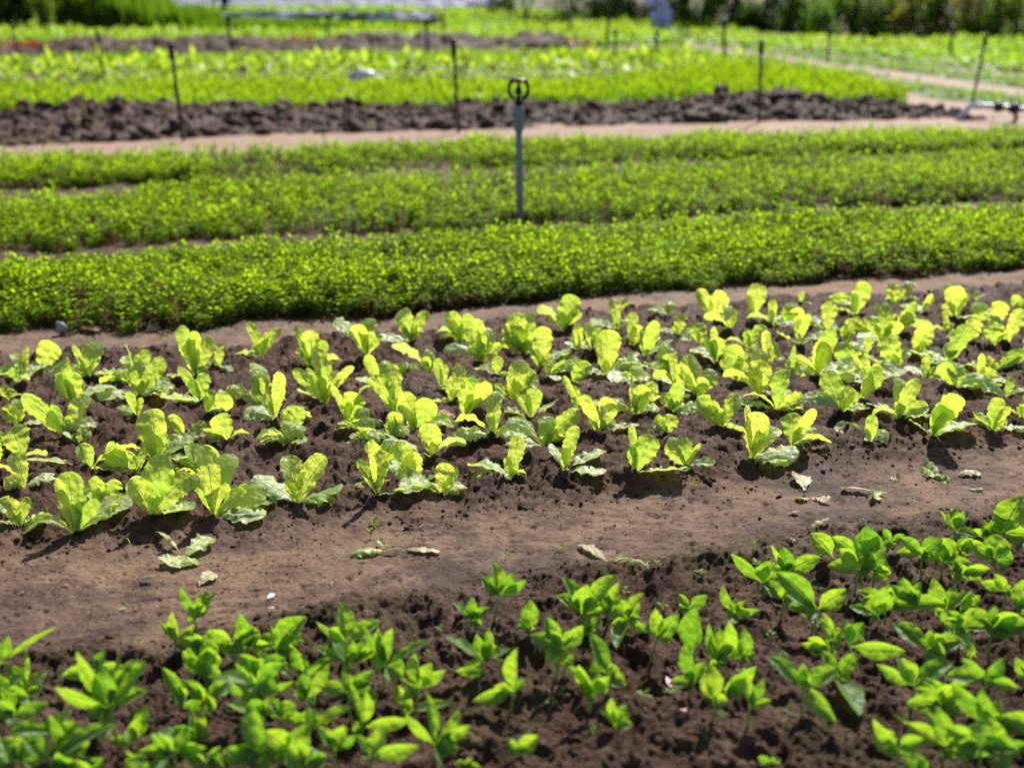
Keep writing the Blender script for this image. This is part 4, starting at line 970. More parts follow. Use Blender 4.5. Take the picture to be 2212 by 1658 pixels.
# ---------------------------------------------------------------- sprinkler, stakes, pipe
def sprinkler_ring(mb, r0, z0):
    """open oval head with a spindle: two curved arms, a flat top disc, the spinner in the middle"""
    for sx in (-1, 1):
        a = np.linspace(-1.35, 1.25, 15); mb.tube([(sx * r0 * (math.cos(t) ** .8 if math.cos(t) > 0 else 0), 0, z0 + r0 * 1.05 + r0 * 1.08 * math.sin(t)) for t in a], [.0075] * 5 + [.0062] * 5 + [.0072] * 5, 8)
def build_sprinkler():
    x, y, s = G(1124, 486); top = G(1124, 486); root = empty("sprinkler", (x, y, 0.0))
    tag(root, "grey riser pipe with black oval sprinkler head standing in the herb beds", "sprinkler")
    al, rt, fw = img_frame(x, y); lean = np.array([-.016 * 1, 0, 1.0]); zt = 0.67
    zs = [-.03, .2, .4, .52]; V, F = tube([tuple(lean * q) for q in zs], [.0190, .0185, .0180, .0180], 16); link("riser_pipe", mesh_np("riser_pipe", V, F, M['pvc']), root)
    mb = MB().tube([tuple(lean * q) for q in (.495, .498, .505, .615, .622, .625)], [.018, .0262, .0270, .0240, .0235, .010], 16); link("coupling", mb.mesh("coupling", M['pvc']), root)
    hb = MB(); c = lean * .622; hb.add(*lathe([(0, -.01), (.017, -.01), (.0175, .012), (.023, .016), (.023, .022), (.014, .034), (.016, .045), (0, .047)], 14, c))
    r0 = .050; rb = MB(); 
    for sx in (-1, 1):
        a = np.linspace(-1.30, 1.15, 17); rb.tube([(c[0] + sx * r0 * max(.0, math.cos(t)) ** .75 * (1 if abs(t) < 1.5 else 0), c[1], c[2] + .086 + .050 * math.sin(t)) for t in a], np.interp(a, [-1.3, 0, 1.15], [.0115, .0088, .0095]), 8)
    tp = c[2] + .130; rb.add(*lathe([(0, -.006), (.036, -.008), (.050, -.003), (.050, .006), (.03, .010), (0, .011)], 20, (c[0], c[1], tp)))
    link("head_frame", rb.mesh("head_frame", M['black']), root); link("head_base", hb.mesh("head_base", M['black']), root)
    sp = MB().add(*lathe([(0, .040), (.006, .041), (.007, .055), (.013, .064), (.018, .076), (.017, .090), (.010, .098), (.008, .104), (.008, .132), (0, .132)], 12, c)); link("spinner", sp.mesh("spinner", M['black']), root)
build_sprinkler()

def stake(px, py, ty, lean_px, lab, idx, cap=0.14, rad=.012):
    x, y, s = G(px, py); h = (py - ty) / s / math.cos(math.atan2(CAM_H, y)) ; lx = lean_px / s
    root = empty("sprinkler_stake", (x, y, 0)); tag(root, lab, "stake", "thin sprinkler stakes standing in the fields")
    V, F = tube([(0, 0, -.03), (lx * .5, 0, h * .5), (lx * (1 - cap), 0, h * (1 - cap))], [rad * .8, rad * .8, rad * .75], 8); link("pole", mesh_np("pole", V, F, M['post']), root)
    a = 1 - cap - .03; mb = MB().tube([(lx * a, 0, h * a), (lx * (a + .01), 0, h * (a + .01)), (lx * .985, 0, h * .985), (lx, 0, h)], [rad * .9, rad * 1.35, rad * 1.25, rad * .6], 8)
    mb.add(*lathe([(0, 0), (rad * 1.9, .004), (rad * 1.9, .012), (0, .018)], 10, (lx, 0, h - .012))); link("cap", mb.mesh("cap", M['black']), root)
STK = [(397, 303, 100, -16, "tall grey stake with black top at the left end of the soil ridge front"), (991, 288, 91, -10, "grey stake with black top in the soil ridge left of the sprinkler"), (1639, 265, 93, -2, "dark stake with black top in the soil ridge right of the sprinkler"),
       (2099, 226, 80, 19, "dark leaning stake above the white pipe at the right end"), (229, 192, 72, -10, "dark stake in the far lettuces at the left"), (45, 147, 52, -13, "thin dark stake in the far green crop, leftmost of all"),
       (806, 156, 82, -2, "dark stake behind the white bag among far lettuces"), (1326, 172, 66, 2, "dark stake in the far lettuces right of the sprinkler"), (1785, 175, 62, 2, "dark stake beside the pale path at right"),
       (1564, 138, 46, -4, "faint stake at the near end of the diagonal path"), (2049, 128, 58, 4, "thin stake among bright crops on the far right"), (502, 132, 36, -5, "faint stake in the mid green crop at left"),
       (924, 128, 44, -2, "faint stake behind the mound stake left of centre"), (957, 88, 34, 0, "faint distant stake beyond the far soil ridge at centre"), (708, 104, 32, -1, "faint distant stake in front of the shade net's right part"),
       (357, 94, 50, -3, "faint distant stake in front of the tall grass"), (1137, 84, 28, -2, "leftmost faint stake in the distant green field"), (1180, 88, 32, -1, "second faint stake from left in the distant green field"), (1230, 94, 34, 2, "third faint stake from left in the distant green field"),
       (1311, 106, 42, 2, "fourth faint stake from left in the distant green field"), (1416, 121, 68, 2, "short faint stake before the person in lavender"), (1714, 88, 56, 0, "short distant stake before the dark bushes"), (1864, 112, 68, 0, "short distant stake before the bright bush at right")]
for i, (a, b, c, d, lab) in enumerate(STK): stake(a, b, c, d, lab, i, rad=.019 if b > 140 else .035)
def white_pipe():
    x, y, s = G(2068, 259); root = empty("irrigation_pipe", (x, y, 0)); tag(root, "raised white irrigation pipe with dark couplers at the right edge", "pipe")
    def L(px, py, z): a = G(px, py, z); return (a[0] - x, a[1] - y, z)
    V, F = tube([L(2066, 261, .0), L(2096, 229, .14), L(2130, 229, .14), L(2212, 236, .12), L(2420, 250, .10)], .028, 10); link("pipe", mesh_np("pipe", V, F, M['lav']), root)
    for px, py in ((2156, 231), (2192, 234)):
        c = np.array(L(px, py, .135)); mb = MB().tube([c + (-.035, 0, 0), c + (-.034, 0, .0), c + (.034, 0, 0), c + (.035, 0, 0)], [.02, .05, .05, .02], 12); mb.tube([c, c + (0, 0, .045)], [.026, .02], 8); link("coupler", mb.mesh("coupler", M['black']), root)
    V, F = tube([L(2178, 236, .13), L(2192, 243, .08), L(2197, 259, -.02)], [.02, .024, .022], 8); link("leg", mesh_np("leg", V, F, M['black']), root)
white_pipe()

# ---------------------------------------------------------------- litter on the paths
def flat_leaf(px, py, dx, dy, w_, mat, r, z0=.004, ctr=None, arch=.02):
    """(dx,dy) is the run from stalk to tip on the ground, in sheet pixels"""
    a = G(px, py, .01); b = G(px + dx, py + dy, .01); s = a[2]; P1 = np.array([b[0] - a[0], b[1] - a[1], 0]); P1[2] = Hs(b[0], b[1]) - Hs(a[0], a[1]) + r.uniform(.002, .008)
    L = np.linalg.norm(P1); C = P1 * .5 + np.array([0, 0, arch * L / .06 * r.uniform(.3, .8)]); W = np.cross(P1 / L, [0, 0, 1.0]); W /= np.linalg.norm(W); W = W + np.array([0, 0, r.uniform(-.3, .3)])
    return (a[0], a[1]), dict(P0=(0, 0, z0), P1=P1 + (0, 0, z0), ctrl=C, wdir=W, hw=w_ / s / 2, mat=mat)
LIT = [  # label, list of (px,py,dx,dy,width,material,profile)
 ("crumpled wilted lettuce leaves on the path at the left", [(395, 1190, 62, -32, 44, 'drygreen'), (392, 1185, -28, 28, 58, 'drygreen'), (388, 1178, -50, -26, 14, 'drygreen'), (390, 1188, 30, 18, 46, 'drygreen')]),
 ("single pale rounded leaf lying on the path at the left", [(428, 1246, 34, -22, 34, 'dry')]),
 ("small curled strip of leaf on the path at the far left", [(298, 1238, 44, 0, 10, 'drygreen')]),
 ("wilted leaf pair with a bent stalk on the middle of the path", [(832, 1186, -74, 12, 32, 'drygreen'), (870, 1186, 82, 4, 32, 'dry'), (824, 1190, 46, -2, 9, 'drygreen'), (832, 1182, -14, -12, 16, 'drygreen')]),
 ("long torn pale leaf with curled stalk right of the path's middle", [(1312, 1218, -60, -40, 26, 'dry'), (1330, 1224, 20, 14, 42, 'drygreen'), (1316, 1210, 66, 40, 11, 'drygreen'), (1344, 1230, 62, 28, 22, 'dry'), (1398, 1244, 18, 12, 18, 'dry')]),
 ("two crumpled dry leaves above each other on the right path", [(1740, 1050, -16, -28, 46, 'dry'), (1748, 1068, -28, 4, 28, 'drygreen'), (1758, 1066, 32, 16, 26, 'dry'), (1744, 1066, 30, 8, 16, 'brownleaf')]),
 ("dry lettuce seedling with shrivelled root on the right path", [(1888, 1054, -72, -3, 18, 'dry'), (1893, 1054, -5, 22, 30, 'drygreen'), (1890, 1054, 28, 8, 10, 'drygreen')]),
 ("flat pale green crumpled leaf on the path under the right lettuces", [(2032, 1032, -44, -22, 36, 'drygreen'), (2034, 1034, 12, 2, 30, 'drygreen'), (2010, 1024, 44, 10, 16, 'drygreen')]),
 ("brownish dry leaf just right of the flat pale leaf", [(2070, 1024, 48, -6, 30, 'dry')]),
 ("small dry leaf on the far right of the path", [(2090, 1050, 34, 5, 14, 'dry')]),
 ("faded dry leaf scrap in the upper right of the path", [(1922, 1028, 22, 4, 24, 'dry')]),
 ("dry brown leaf at the edge of the right seedlings", [(1745, 1150, 46, -2, 22, 'dry')]),
 ("small brown leaf piece beside the right seedlings", [(1693, 1188, 24, 4, 16, 'brownleaf')]),
 ("torn dry flake on the right path below the leaves", [(1700, 1104, 26, -4, 14, 'brownleaf')]),
 ("small curled green scrap on the left path", [(255, 1300, 16, -2, 16, 'drygreen')]),
 ("large pale brown dead leaf at the foot of the herb bed", [(160, 706, 54, -6, 44, 'brownleaf'), (170, 704, 40, 6, 30, 'brownleaf')]),
 ("reddish brown dead leaf at the herb bed's foot", [(312, 708, 36, -8, 22, 'brownleaf')]),
 ("pale green fallen leaf at the lower left lettuce edge", [(110, 1140, -58, 22, 62, 'drygreen')]),
 ("small pale flake near the middle of the left path", [(578, 1288, 14, -8, 14, 'white')]),
 ("tiny pale flake near the left seedlings", [(576, 1310, 18, 8, 9, 'white')]),
 ("pink petal among the foreground seedlings", [(1438, 1490, 12, 16, 14, 'cloth_pink')]),
 ("pale flake at the bottom among sparse seedlings", [(1468, 1578, 12, 12, 16, 'cloth_pink')]),
 ("wilted leaf scrap among the middle lettuces", [(770, 835, -40, 22, 20, 'dry')]),
 ("brown withered leaf between the central lettuces", [(934, 928, 48, -12, 26, 'brownleaf')]),
]
def build_litter():
    for n, (lab, ls) in enumerate(LIT):
        r = random.Random(300 + n); x0, y0, _ = G(ls[0][0], ls[0][1], .01); z0 = Hb(x0, y0); root = None
        if len(ls) > 1: root = empty("wilted_leaves", (x0, y0, z0)); tag(root, lab, "wilted leaves")
        for k, (px, py, dx, dy, w_, mt) in enumerate(ls):
            (ax, ay), kw = flat_leaf(px, py, dx, dy, w_ * 1.0 if w_ > 12 else w_, M[mt], r); o3 = np.array([ax - x0, ay - y0, Hs(ax, ay) - z0])
            for q in ('P0', 'P1', 'ctrl'): kw[q] = np.array(kw[q]) + o3
            thin = w_ <= 12; hw = kw.pop('hw')
            me = leaf_mesh("leaf", kw['P0'], kw['P1'], kw['ctrl'], kw['wdir'], hw, kw['mat'], prof='ova' if thin else 'let', fold=r.uniform(-.5, .5), ruf=.05 if mt in ('white', 'cloth_pink') else r.uniform(.18, .32), seed=8800 + n * 9 + k, twist=r.uniform(-.9, .9), nl=18, nw=9)
            if root: link("leaf", me, root)
            else: tag(link("fallen_leaf" if mt not in ('white', 'cloth_pink') else ("petal" if mt == 'cloth_pink' else "flake"), me, None, (x0, y0, z0)), lab, "fallen leaf" if mt not in ('white', 'cloth_pink') else "petal")
    V, F = CT[2][:2]; x, y, s = G(133, 716); o = link("stone", mesh_np("stone", V * np.array([.020, .018, .034]), F, M['stone'])); o.location = (x, y, .015); tag(o, "small grey stone leaning at the foot of the herb bed", "stone")
    r = random.Random(61); sp = sorted((r.uniform(20, 2190), r.uniform(0, 1)) for _ in range(26))
    for n, (px, t) in enumerate(sp):
        lo, hi = np.interp(px, [0, 700, 1200, 1700, 2212], [1200, 1130, 1090, 1030, 970]), np.interp(px, [0, 650, 1200, 1700, 2212], [1380, 1310, 1225, 1150, 1075]); py = lo + (hi - lo) * t
        a = G(px, py, .01); an = r.uniform(0, 6.28); L = r.uniform(.008, .035); za = Hb(a[0], a[1])
        V, F = tube([(0, 0, .003), (math.cos(an) * L * .5, math.sin(an) * L * .5, .005), (math.cos(an) * L, math.sin(an) * L, .003)], [.0011, .0009, .0006], 5)
        tag(link("dry_straw", mesh_np("dry_straw", V, F, M['dry' if n % 3 else 'brownleaf']), None, (a[0], a[1], za)), f"tiny straw bit on the near path, {ORD[n]} from left along the path", "straw", "straw bits on the near path")
    # twigs
    for n, (px, py, dx, dy) in enumerate([(1288, 1180, 30, -10), (690, 1258, 18, -12), (270, 1160, 14, 22), (1575, 1405, 46, 10), (1000, 1075, -22, -8)]):
        a, b = G(px, py, .01), G(px + dx, py + dy, .01); za = Hb(a[0], a[1]); V, F = tube([(0, 0, .006), ((b[0] - a[0]) * .5, (b[1] - a[1]) * .5 + .003, .010), (b[0] - a[0], b[1] - a[1], .007)], [.0012, .001, .0007], 5)
        tag(link("dry_straw", mesh_np("dry_straw", V, F, M['dry']), None, (a[0], a[1], za)), ["dry straw beside the torn leaf on the path", "short straw on the path above the left seedlings", "short straw on the lettuce bed's left front edge", "thin dry stalk between the right seedlings", "thin straw at the foot of the front lettuces"][n], "straw")
build_litter()

def build_weeds():
    r = random.Random(77); pts = [(808, 1122), (800, 1148), (1092, 1192), (1212, 1180), (1075, 1468), (1365, 1252), (1395, 1258), (1420, 1270), (1512, 1250), (1635, 1240), (1625, 1222), (1690, 1250), (1078, 1242), (1175, 1435), (1430, 1350), (1490, 1450), (1530, 1440), (1190, 1545), (1215, 1535), (950, 1400), (1345, 1412), (1600, 1500), (1690, 1470), (1665, 1400), (1740, 1345), (1765, 1362), (1450, 1520), (1390, 1545), (1330, 1600), (1700, 1580), (1560, 1600), (1820, 1500), (1860, 1420), (925, 1448), (650, 1420), (300, 1400), (1000, 1620), (1480, 1030), (1500, 1048), (1280, 1620), (1350, 1300), (1950, 1580)]
    pts.sort()
    for i, (px, py) in enumerate(pts):
        x, y, s = G(px, py, .02); mb = MB(); k = r.randint(4, 7); h = r.uniform(.010, .026)
        mb.tube([(0, 0, -.003), (0, 0, h)], .0007, 4)
        L = r.uniform(.010, .019)
        for j in range(k):
            a = j * 2.4 + r.uniform(-.3, .3); el = r.uniform(.0, .7); V, F = leaf5((0, 0, h * (.6 + .4 * j / k)), (math.cos(a) * math.cos(el), math.sin(a) * math.cos(el), math.sin(el)), (0, 0, 1), L * r.uniform(.7, 1.2), L * .48)
            mb.add(V, [F])
        me = mb.mesh("weed_sprout", M['low'], smooth=False); at = me.attributes.new("rnd", 'FLOAT', 'POINT'); at.data.foreach_set("value", np.full(len(me.vertices), r.uniform(.2, 1), np.float32))
        o = link("weed_sprout", me, None, (x, y, Hb(x, y))); tag(o, f"tiny pale weed sprout on bare soil, {ORD[i]} from left across the ground", "weed", "tiny weed sprouts on the bare soil")
build_weeds()

def white_bag():
    x, y, s = G(786, 186); V, F = ico(4); V = V.copy(); n1 = fbm(V[:, 0] * 2 + 3, V[:, 1] * 2 + V[:, 2] * 2.3, 1.5, 4, 33); V *= (1 + .45 * n1)[:, None]; V = V * np.array([.22, .15, .12]); V[:, 2] = np.maximum(V[:, 2] + .07, 0)
    tag(link("plastic_bag", mesh_np("plastic_bag", V, F, M['white']), None, (x, y, 0)), "crumpled white plastic bag lying in the far lettuce row", "bag")
    x, y, s = G(732, 238); V2 = V * .11 + np.array([0, 0, .12]); tag(link("plastic_scrap", mesh_np("plastic_scrap", V2, F, M['blue']), None, (x, y + .1, .07)), "tiny blue plastic scrap on the soil ridge", "scrap")
white_bag()

# ---------------------------------------------------------------- background: shrubs, trees, grass, nets, people
def crown(name, C, Rd, n, ls, mat, seed, root, clumps=9, rnd0=.4, full=False):
    r = np.random.default_rng(seed); cc = r.normal(0, .48, (clumps, 3)).clip(-.95, .95); cs = r.uniform(.3, .6, clumps)
    k = r.integers(0, clumps, n); d = r.normal(0, 1, (n, 3)); d /= np.linalg.norm(d, axis=1)[:, None]; rad = r.random(n) ** (1 / 2.2)
    P = cc[k] + d * (rad * cs[k])[:, None]; P = P * np.array(Rd) + np.array(C); P[:, 2] = np.abs(P[:, 2])
    l5 = [leaf5((0, 0, 0), (math.cos(a), math.sin(a), e), (0, 0, 1), 1, .55) for a, e in ((0, .2), (1, -.5), (2, .8), (3, -.2), (4, .5), (5, -1.2))]
    tp = [(V, F, np.zeros(5)) for V, F in l5]; rn = np.clip(rnd0 + r.normal(0, .25, n) + .35 * (r.random(clumps)[k] - .5), 0, 1)
    V, F, A = scatter(tp, P, (ls * r.lognormal(0, .3, n))[:, None], rnd=rn)
    return link(name, mesh_np(name, V, F, mat, smooth=False, attrs={"rnd": A}), root)
def tree(px, py, h, cr, cz, mat, seed, lab, n=2600, ls=.13, tr=.09, name="tree", cat="tree", group=None):
    x, y, s = G(px, py); root = empty(name, (x, y, 0)); tag(root, lab, cat, group); r = random.Random(seed)
    mb = MB(); hz = cz if cz > .8 else h * .5; mid = (r.uniform(-.15, .15), r.uniform(-.15, .15), hz * .55); top = (r.uniform(-.3, .3), r.uniform(-.3, .3), hz)
    mb.tube([(0, 0, -.1), (0, 0, .15), mid, top], [tr * 1.5, tr * 1.1, tr * .9, tr * .6], 8)
    for k in range(5):
        a = k * 1.26 + r.uniform(-.3, .3); e = np.array([math.cos(a) * cr[0] * .6, math.sin(a) * cr[1] * .6, r.uniform(.1, .6) * cr[2]]); st = np.array(top) * r.uniform(.65, 1); mb.tube([tuple(st), tuple(st + e * .5 + (0, 0, .1)), tuple(st + e)], [tr * .5, tr * .35, tr * .12], 6)
    link("trunk", mb.mesh("trunk", M['bark']), root); crown("crown", (0, 0, cz), cr, n, ls, mat, seed, root, clumps=12)
def shrub(px, py, rad, h, mat, seed, lab, n=1800, ls=.10, rnd0=.4, name="bush", group=None):
    x, y, s = G(px, py); root = empty(name, (x, y + rad * .3, 0)); tag(root, lab, "bush", group); r = random.Random(seed); mb = MB()
    for k in range(5):
        a = k * 1.26 + r.random(); mb.tube([(math.cos(a) * .04, math.sin(a) * .04, -.05), (math.cos(a) * rad * .3, math.sin(a) * rad * .3, h * .4), (math.cos(a) * rad * .5, math.sin(a) * rad * .5, h * .8)], [.03, .02, .008], 6)
    link("stems", mb.mesh("stems", M['bark']), root); crown("foliage", (0, 0, h * .42), (rad, rad * .8, h * .62), n, ls, mat, seed, root, clumps=10, rnd0=rnd0)
shrub(20, 80, 1.15, 2.6, M['dark'], 1, "large dark shrub at the left edge of the field", 11000, .15, name="shrub")
shrub(98, 82, .50, 1.5, M['bush'], 2, "lighter green leafy shrub against the dark one at left", 1500, .09, .95, name="shrub")
shrub(-180, 84, 1.6, 3.0, M['dark'], 3, "dark shrub beyond the left edge shrub", 4500, .12, name="shrub")

def blades(name, P, n, h, mat, lab, seed, w_=.02):
    r = np.random.default_rng(seed); tp = []
    for k in range(8):
        b = r.uniform(.08, .42); a = r.uniform(0, 6.28); c = np.array([math.cos(a), math.sin(a)]); V = []
        for t in (0, .4, .75, 1): q = b * t * t; V += [[c[0] * q - c[1] * .5 * (1 - t * .9), c[1] * q + c[0] * .5 * (1 - t * .9), t], [c[0] * q + c[1] * .5 * (1 - t * .9), c[1] * q - c[0] * .5 * (1 - t * .9), t]]
        V = np.array(V); 
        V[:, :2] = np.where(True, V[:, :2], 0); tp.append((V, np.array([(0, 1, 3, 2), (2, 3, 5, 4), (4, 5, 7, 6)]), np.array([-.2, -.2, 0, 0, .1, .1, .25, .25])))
    lo, hi = P.min(0), P.max(0); x = r.uniform(lo[0], hi[0], n * 4); y = r.uniform(lo[1], hi[1], n * 4); k = inside(P, x, y); x, y = x[k][:n], y[k][:n]; n = len(x)
    H_ = h(x, y) * r.uniform(.7, 1.1, n); rn = np.clip(.3 + .8 * fbm(x, y, 1.3, 2, seed) + r.normal(0, .2, n), 0, 1)
    for i in range(len(tp)):
        V = tp[i][0]; a = V.copy(); tp[i] = (a, tp[i][1], tp[i][2])
    # widths are narrow: scale cross direction by the blade width, keep bend proportional to height
    out = []
    S = np.stack([np.full(n, .10) + 0 * H_, np.full(n, .10), H_], 1)
    V, F, A = scatter(tp, np.stack([x, y, np.zeros(n)], 1), S, tilt=.12, rnd=rn)
    return tag(link(name, mesh_np(name, V, F, mat, attrs={"rnd": A})), lab, "grass", kind="stuff")
X0, X1 = G(86, 76)[0], G(398, 76)[0]; Y0 = G(200, 76)[1]
Pg = np.array([(X0, Y0), (X1, Y0 + .3), (X1 + .4, Y0 + 4), (X0 - .6, Y0 + 4.5)])
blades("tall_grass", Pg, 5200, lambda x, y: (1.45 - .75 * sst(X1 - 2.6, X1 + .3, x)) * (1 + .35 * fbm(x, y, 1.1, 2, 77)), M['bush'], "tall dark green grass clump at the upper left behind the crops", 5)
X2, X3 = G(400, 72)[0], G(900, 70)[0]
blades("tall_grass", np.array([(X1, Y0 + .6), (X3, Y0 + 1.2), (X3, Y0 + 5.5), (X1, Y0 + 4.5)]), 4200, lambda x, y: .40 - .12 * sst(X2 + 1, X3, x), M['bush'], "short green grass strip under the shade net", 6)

def net_canopy(pl, pr, z, dep, lab, mat, sag=.05):
    x0, y0, _ = G(*pl); x1, y1, _ = G(*pr); root = empty("shade_net_canopy", (x0, y0, 0)); tag(root, lab, "net canopy")
    nx, ny = 60, 8; a = np.linspace(0, 1, nx); b = np.linspace(0, 1, ny); A, B = np.meshgrid(a, b, indexing='ij')
    X = (x1 - x0) * A; Y = (y1 - y0) * A + dep * B; Z = z + sag * np.cos(A * np.pi * 12) * .5 + .05 * fbm(X, Y, 1.2, 3, 8) - .16 * (B < .01)
    i = np.arange((nx - 1) * ny).reshape(nx - 1, ny)[:, :-1].ravel(); F = np.stack([i, i + ny, i + ny + 1, i + 1], 1); V = np.stack([X, Y, Z], -1).reshape(-1, 3)
    o = link("net", mesh_np("net", V, F, mat), root); md = o.modifiers.new("thick", 'SOLIDIFY'); md.thickness = .02
    for k in range(7):
        t = k / 6; mb = MB().tube([((x1 - x0) * t, (y1 - y0) * t + .05, -.05), ((x1 - x0) * t, (y1 - y0) * t + .05, z)], .03, 6); link("post", mb.mesh("post", M['post']), root)
net_canopy((395, 66), (705, 66), .46, 8.0, "long pale grey shade net on low posts at the upper left", M['net'])
net_canopy((700, 64), (940, 66), .44, 8.0, "dark shade net on low posts, right of the longer net", M['net'])
for k, (a, b, py, cl) in enumerate([(700, 820, 68, 'dark'), (830, 925, 66, 'dark')]):
    shrub((a + b) / 2, py, .75, .42, M['dark'], 40 + k, ["dark low bush under the shade nets", "second dark low bush at the right end of the nets"][k], 1400, .09, .2)
def tunnel(px0, px1, py, rad, lab):
    x0, y0, _ = G(px0, py); x1 = G(px1, py)[0]; a = np.linspace(0, np.pi, 12); n = 90; X = np.linspace(x0, x1, n)
    rr = rad * (1 + .08 * np.sin(np.arange(n) * 1.05))[:, None]; V = np.stack([np.repeat(X[:, None], 12, 1), y0 + rr * np.cos(a)[None], rr * .9 * np.sin(a)[None]], -1).reshape(-1, 3)
    i = np.arange((n - 1) * 12).reshape(n - 1, 12)[:, :-1].ravel(); F = np.stack([i, i + 1, i + 13, i + 12], 1)
    tag(link("plastic_tunnel", mesh_np("plastic_tunnel", V, F, M['lav'])), lab, "crop tunnel", "low plastic crop tunnels far away")
for k, (a, b, py, rd) in enumerate([(380, 1010, 24, .45), (300, 1060, 16, .5), (200, 1100, 9, .6), (200, 1100, 3, .8)]):
    tunnel(a, b, py, rd, f"low pale plastic crop tunnel at the horizon, {['nearest', 'second nearest', 'third nearest', 'farthest'][k]} of the four")

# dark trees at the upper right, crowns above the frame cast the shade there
TR = [(1235, 42, 1.9, .10), (1320, 52, 2.2, .13), (1478, 50, 2.4, .16), (1530, 60, 2.6, .10), (1588, 66, 2.2, .12), (1655, 70, 2.4, .10), (1760, 68, 2.4, .14), (1850, 66, 2.3, .10), (1960, 70, 2.4, .15), (2080, 74, 2.2, .12), (2190, 76, 2.5, .14)]
for k, (px, py, cz, tr) in enumerate(TR):
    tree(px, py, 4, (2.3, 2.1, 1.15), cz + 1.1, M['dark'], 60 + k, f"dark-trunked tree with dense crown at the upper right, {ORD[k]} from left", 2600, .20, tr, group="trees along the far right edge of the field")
SH = [(1085, 30, .8, 1.0, 'dark', .5), (1250, 44, .9, 1.1, 'dark', .2), (1300, 48, .8, 1.0, 'dark', .1), (1340, 48, .7, .9, 'dark', .1), (1380, 48, .7, .9, 'dark', .0), (1475, 54, .5, 1.3, 'dark', .0), (1530, 58, .8, .8, 'bush', .2), (1590, 66, .7, 1.1, 'dark', .5), (1640, 72, .6, 1.0, 'bush', .4), (1700, 74, .6, 1.3, 'dark', .1),
      (1745, 76, .8, 1.2, 'bush', .35), (1790, 72, .9, 1.3, 'bush', .9), (1850, 70, .9, 1.4, 'bush', .7), (1900, 76, .8, 1.2, 'dark', .4), (1935, 78, .7, 1.0, 'bush', .5), (1990, 80, .8, 1.1, 'yellow', .4), (2040, 80, .7, 1.3, 'bush', .9), (2100, 84, .8, 1.2, 'yellow', .6), (2150, 86, .8, 1.4, 'bush', .8), (2210, 88, .9, 1.5, 'bush', .95), (2290, 90, 1.2, 1.6, 'bush', .6), (1420, 44, .9, .9, 'dark', .0)]
SH += [(1130 + 95 * i, 44 + (i % 3) * 3 + i * .8, 1.9, 2.3, ('dark', 'bush', 'bush')[i % 3], .45) for i in range(14)]
SH.sort(); adj = {'dark': 'dark', 'bush': 'green', 'yellow': 'yellowish'}
for k, (px, py, rd, h, mt, r0) in enumerate(SH):
    shrub(px, py + 6, rd * .95, h * 1.15, M[mt], 100 + k, f"{adj[mt]} bush at the field's far edge, {ORD[k]} bush from left on the right side", 1700, .11, r0, group="bushes along the far right edge")

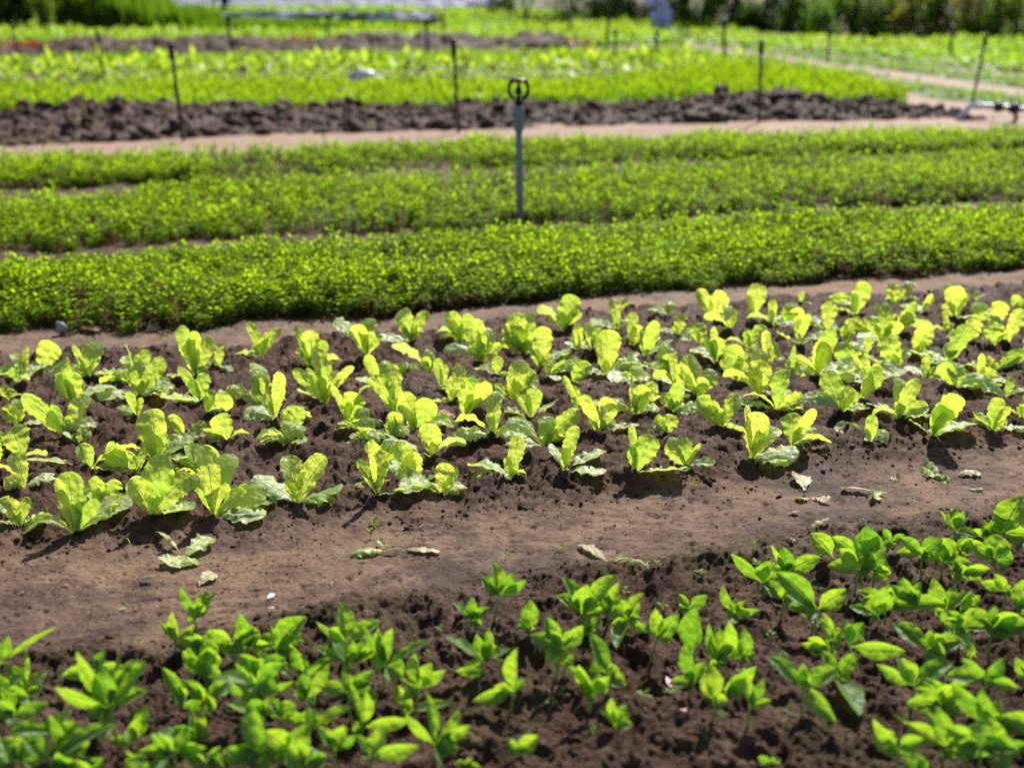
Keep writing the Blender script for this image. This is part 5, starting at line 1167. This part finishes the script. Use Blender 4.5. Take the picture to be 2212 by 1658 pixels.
def person(px, py, pose, shirt, trousers, lab, hat=None):
    x, y, s = G(px, py); root = empty("person", (x, y, 0)); tag(root, lab, "person")
    if pose == 'squat':   # squatting, back bent forward, facing left, one arm reaching down
        J = dict(pel=(0.1, 0, .34), sp=(.02, 0, .58), ch=(-.12, 0, .78), nk=(-.2, 0, .90), hd=(-.27, 0, 1.02), lh=(.08, .1, .34), lk=(-.26, .13, .46), lf=(-.02, .13, .06), lt=(-.18, .13, .03), rh=(.08, -.1, .34), rk=(-.26, -.13, .46), rf=(-.02, -.13, .06), rt=(-.18, -.13, .03), ls=(-.14, .18, .80), le=(-.36, .2, .60), lw=(-.52, .18, .42), rs=(-.14, -.18, .80), re=(-.34, -.2, .58), rw=(-.55, -.16, .40))
    else:                 # standing, bent at the hips
        J = dict(pel=(0, 0, .88), sp=(-.08, 0, 1.05), ch=(-.28, 0, 1.22), nk=(-.40, 0, 1.28), hd=(-.54, 0, 1.30), lh=(0, .1, .86), lk=(-.04, .12, .46), lf=(.02, .12, .08), lt=(-.14, .12, .03), rh=(0, -.1, .86), rk=(-.06, -.12, .46), rf=(0, -.12, .08), rt=(-.16, -.12, .03), ls=(-.3, .18, 1.20), le=(-.36, .2, .92), lw=(-.44, .18, .68), rs=(-.3, -.18, 1.20), re=(-.34, -.2, .92), rw=(-.46, -.16, .68))
    def skin(name, chain, edges, rad, mat, parent):
        ks = list(chain); me = bpy.data.meshes.new(name); me.from_pydata([J[k] for k in ks], [(ks.index(a), ks.index(b)) for a, b in edges], []); me.materials.append(mat); o = link(name, me, parent)
        o.modifiers.new("skin", 'SKIN'); 
        for i, k in enumerate(ks): me.skin_vertices[0].data[i].radius = (rad[k], rad[k])
        me.skin_vertices[0].data[0].use_root = True; sb = o.modifiers.new("sub", 'SUBSURF'); sb.levels = sb.render_levels = 2; return o
    E = [('pel', 'sp'), ('sp', 'ch'), ('ch', 'nk'), ('nk', 'hd'), ('pel', 'lh'), ('lh', 'lk'), ('lk', 'lf'), ('lf', 'lt'), ('pel', 'rh'), ('rh', 'rk'), ('rk', 'rf'), ('rf', 'rt'), ('ch', 'ls'), ('ls', 'le'), ('le', 'lw'), ('ch', 'rs'), ('rs', 're'), ('re', 'rw')]
    rd = dict(pel=.12, sp=.11, ch=.12, nk=.05, hd=.10, lh=.08, lk=.055, lf=.04, lt=.03, rh=.08, rk=.055, rf=.04, rt=.03, ls=.055, le=.042, lw=.03, rs=.055, re=.042, rw=.03)
    skin("body", J, E, rd, M['skin'], root)
    sh = ['pel', 'sp', 'ch', 'ls', 'le', 'rs', 're']; skin("shirt", sh, [e for e in E if e[0] in sh and e[1] in sh], {k: rd[k] * 1.25 + (.06 if k == 'pel' else .025) for k in sh}, shirt, root)
    tr = ['pel', 'lh', 'lk', 'lf', 'rh', 'rk', 'rf']; skin("trousers", tr, [e for e in E if e[0] in tr and e[1] in tr], {k: rd[k] * 1.15 + .012 for k in tr}, trousers, root)
    V, F = ico(3); hd = np.array(J['hd']); link("hair", mesh_np("hair", V * np.array([.12, .105, .11]) + hd + (.015, 0, .035), F, hat or M['hair']), root)
    return root
person(1428, 74, 'squat', M['cloth_lav'], M['cloth_lav'], "person squatting in lavender clothes, bending over the field at the upper right").scale = (1.25, 1.25, 1.25)
person(488, 48, 'bend', M['cloth_dark'], M['cloth_dark'], "person in dark clothes bending over beyond the shade net at the upper left", M['cloth_pink'])
person(1100, 34, 'squat', M['cloth_dark'], M['cloth_dark'], "person in dark clothes squatting at the far end of the green field", M['white'])
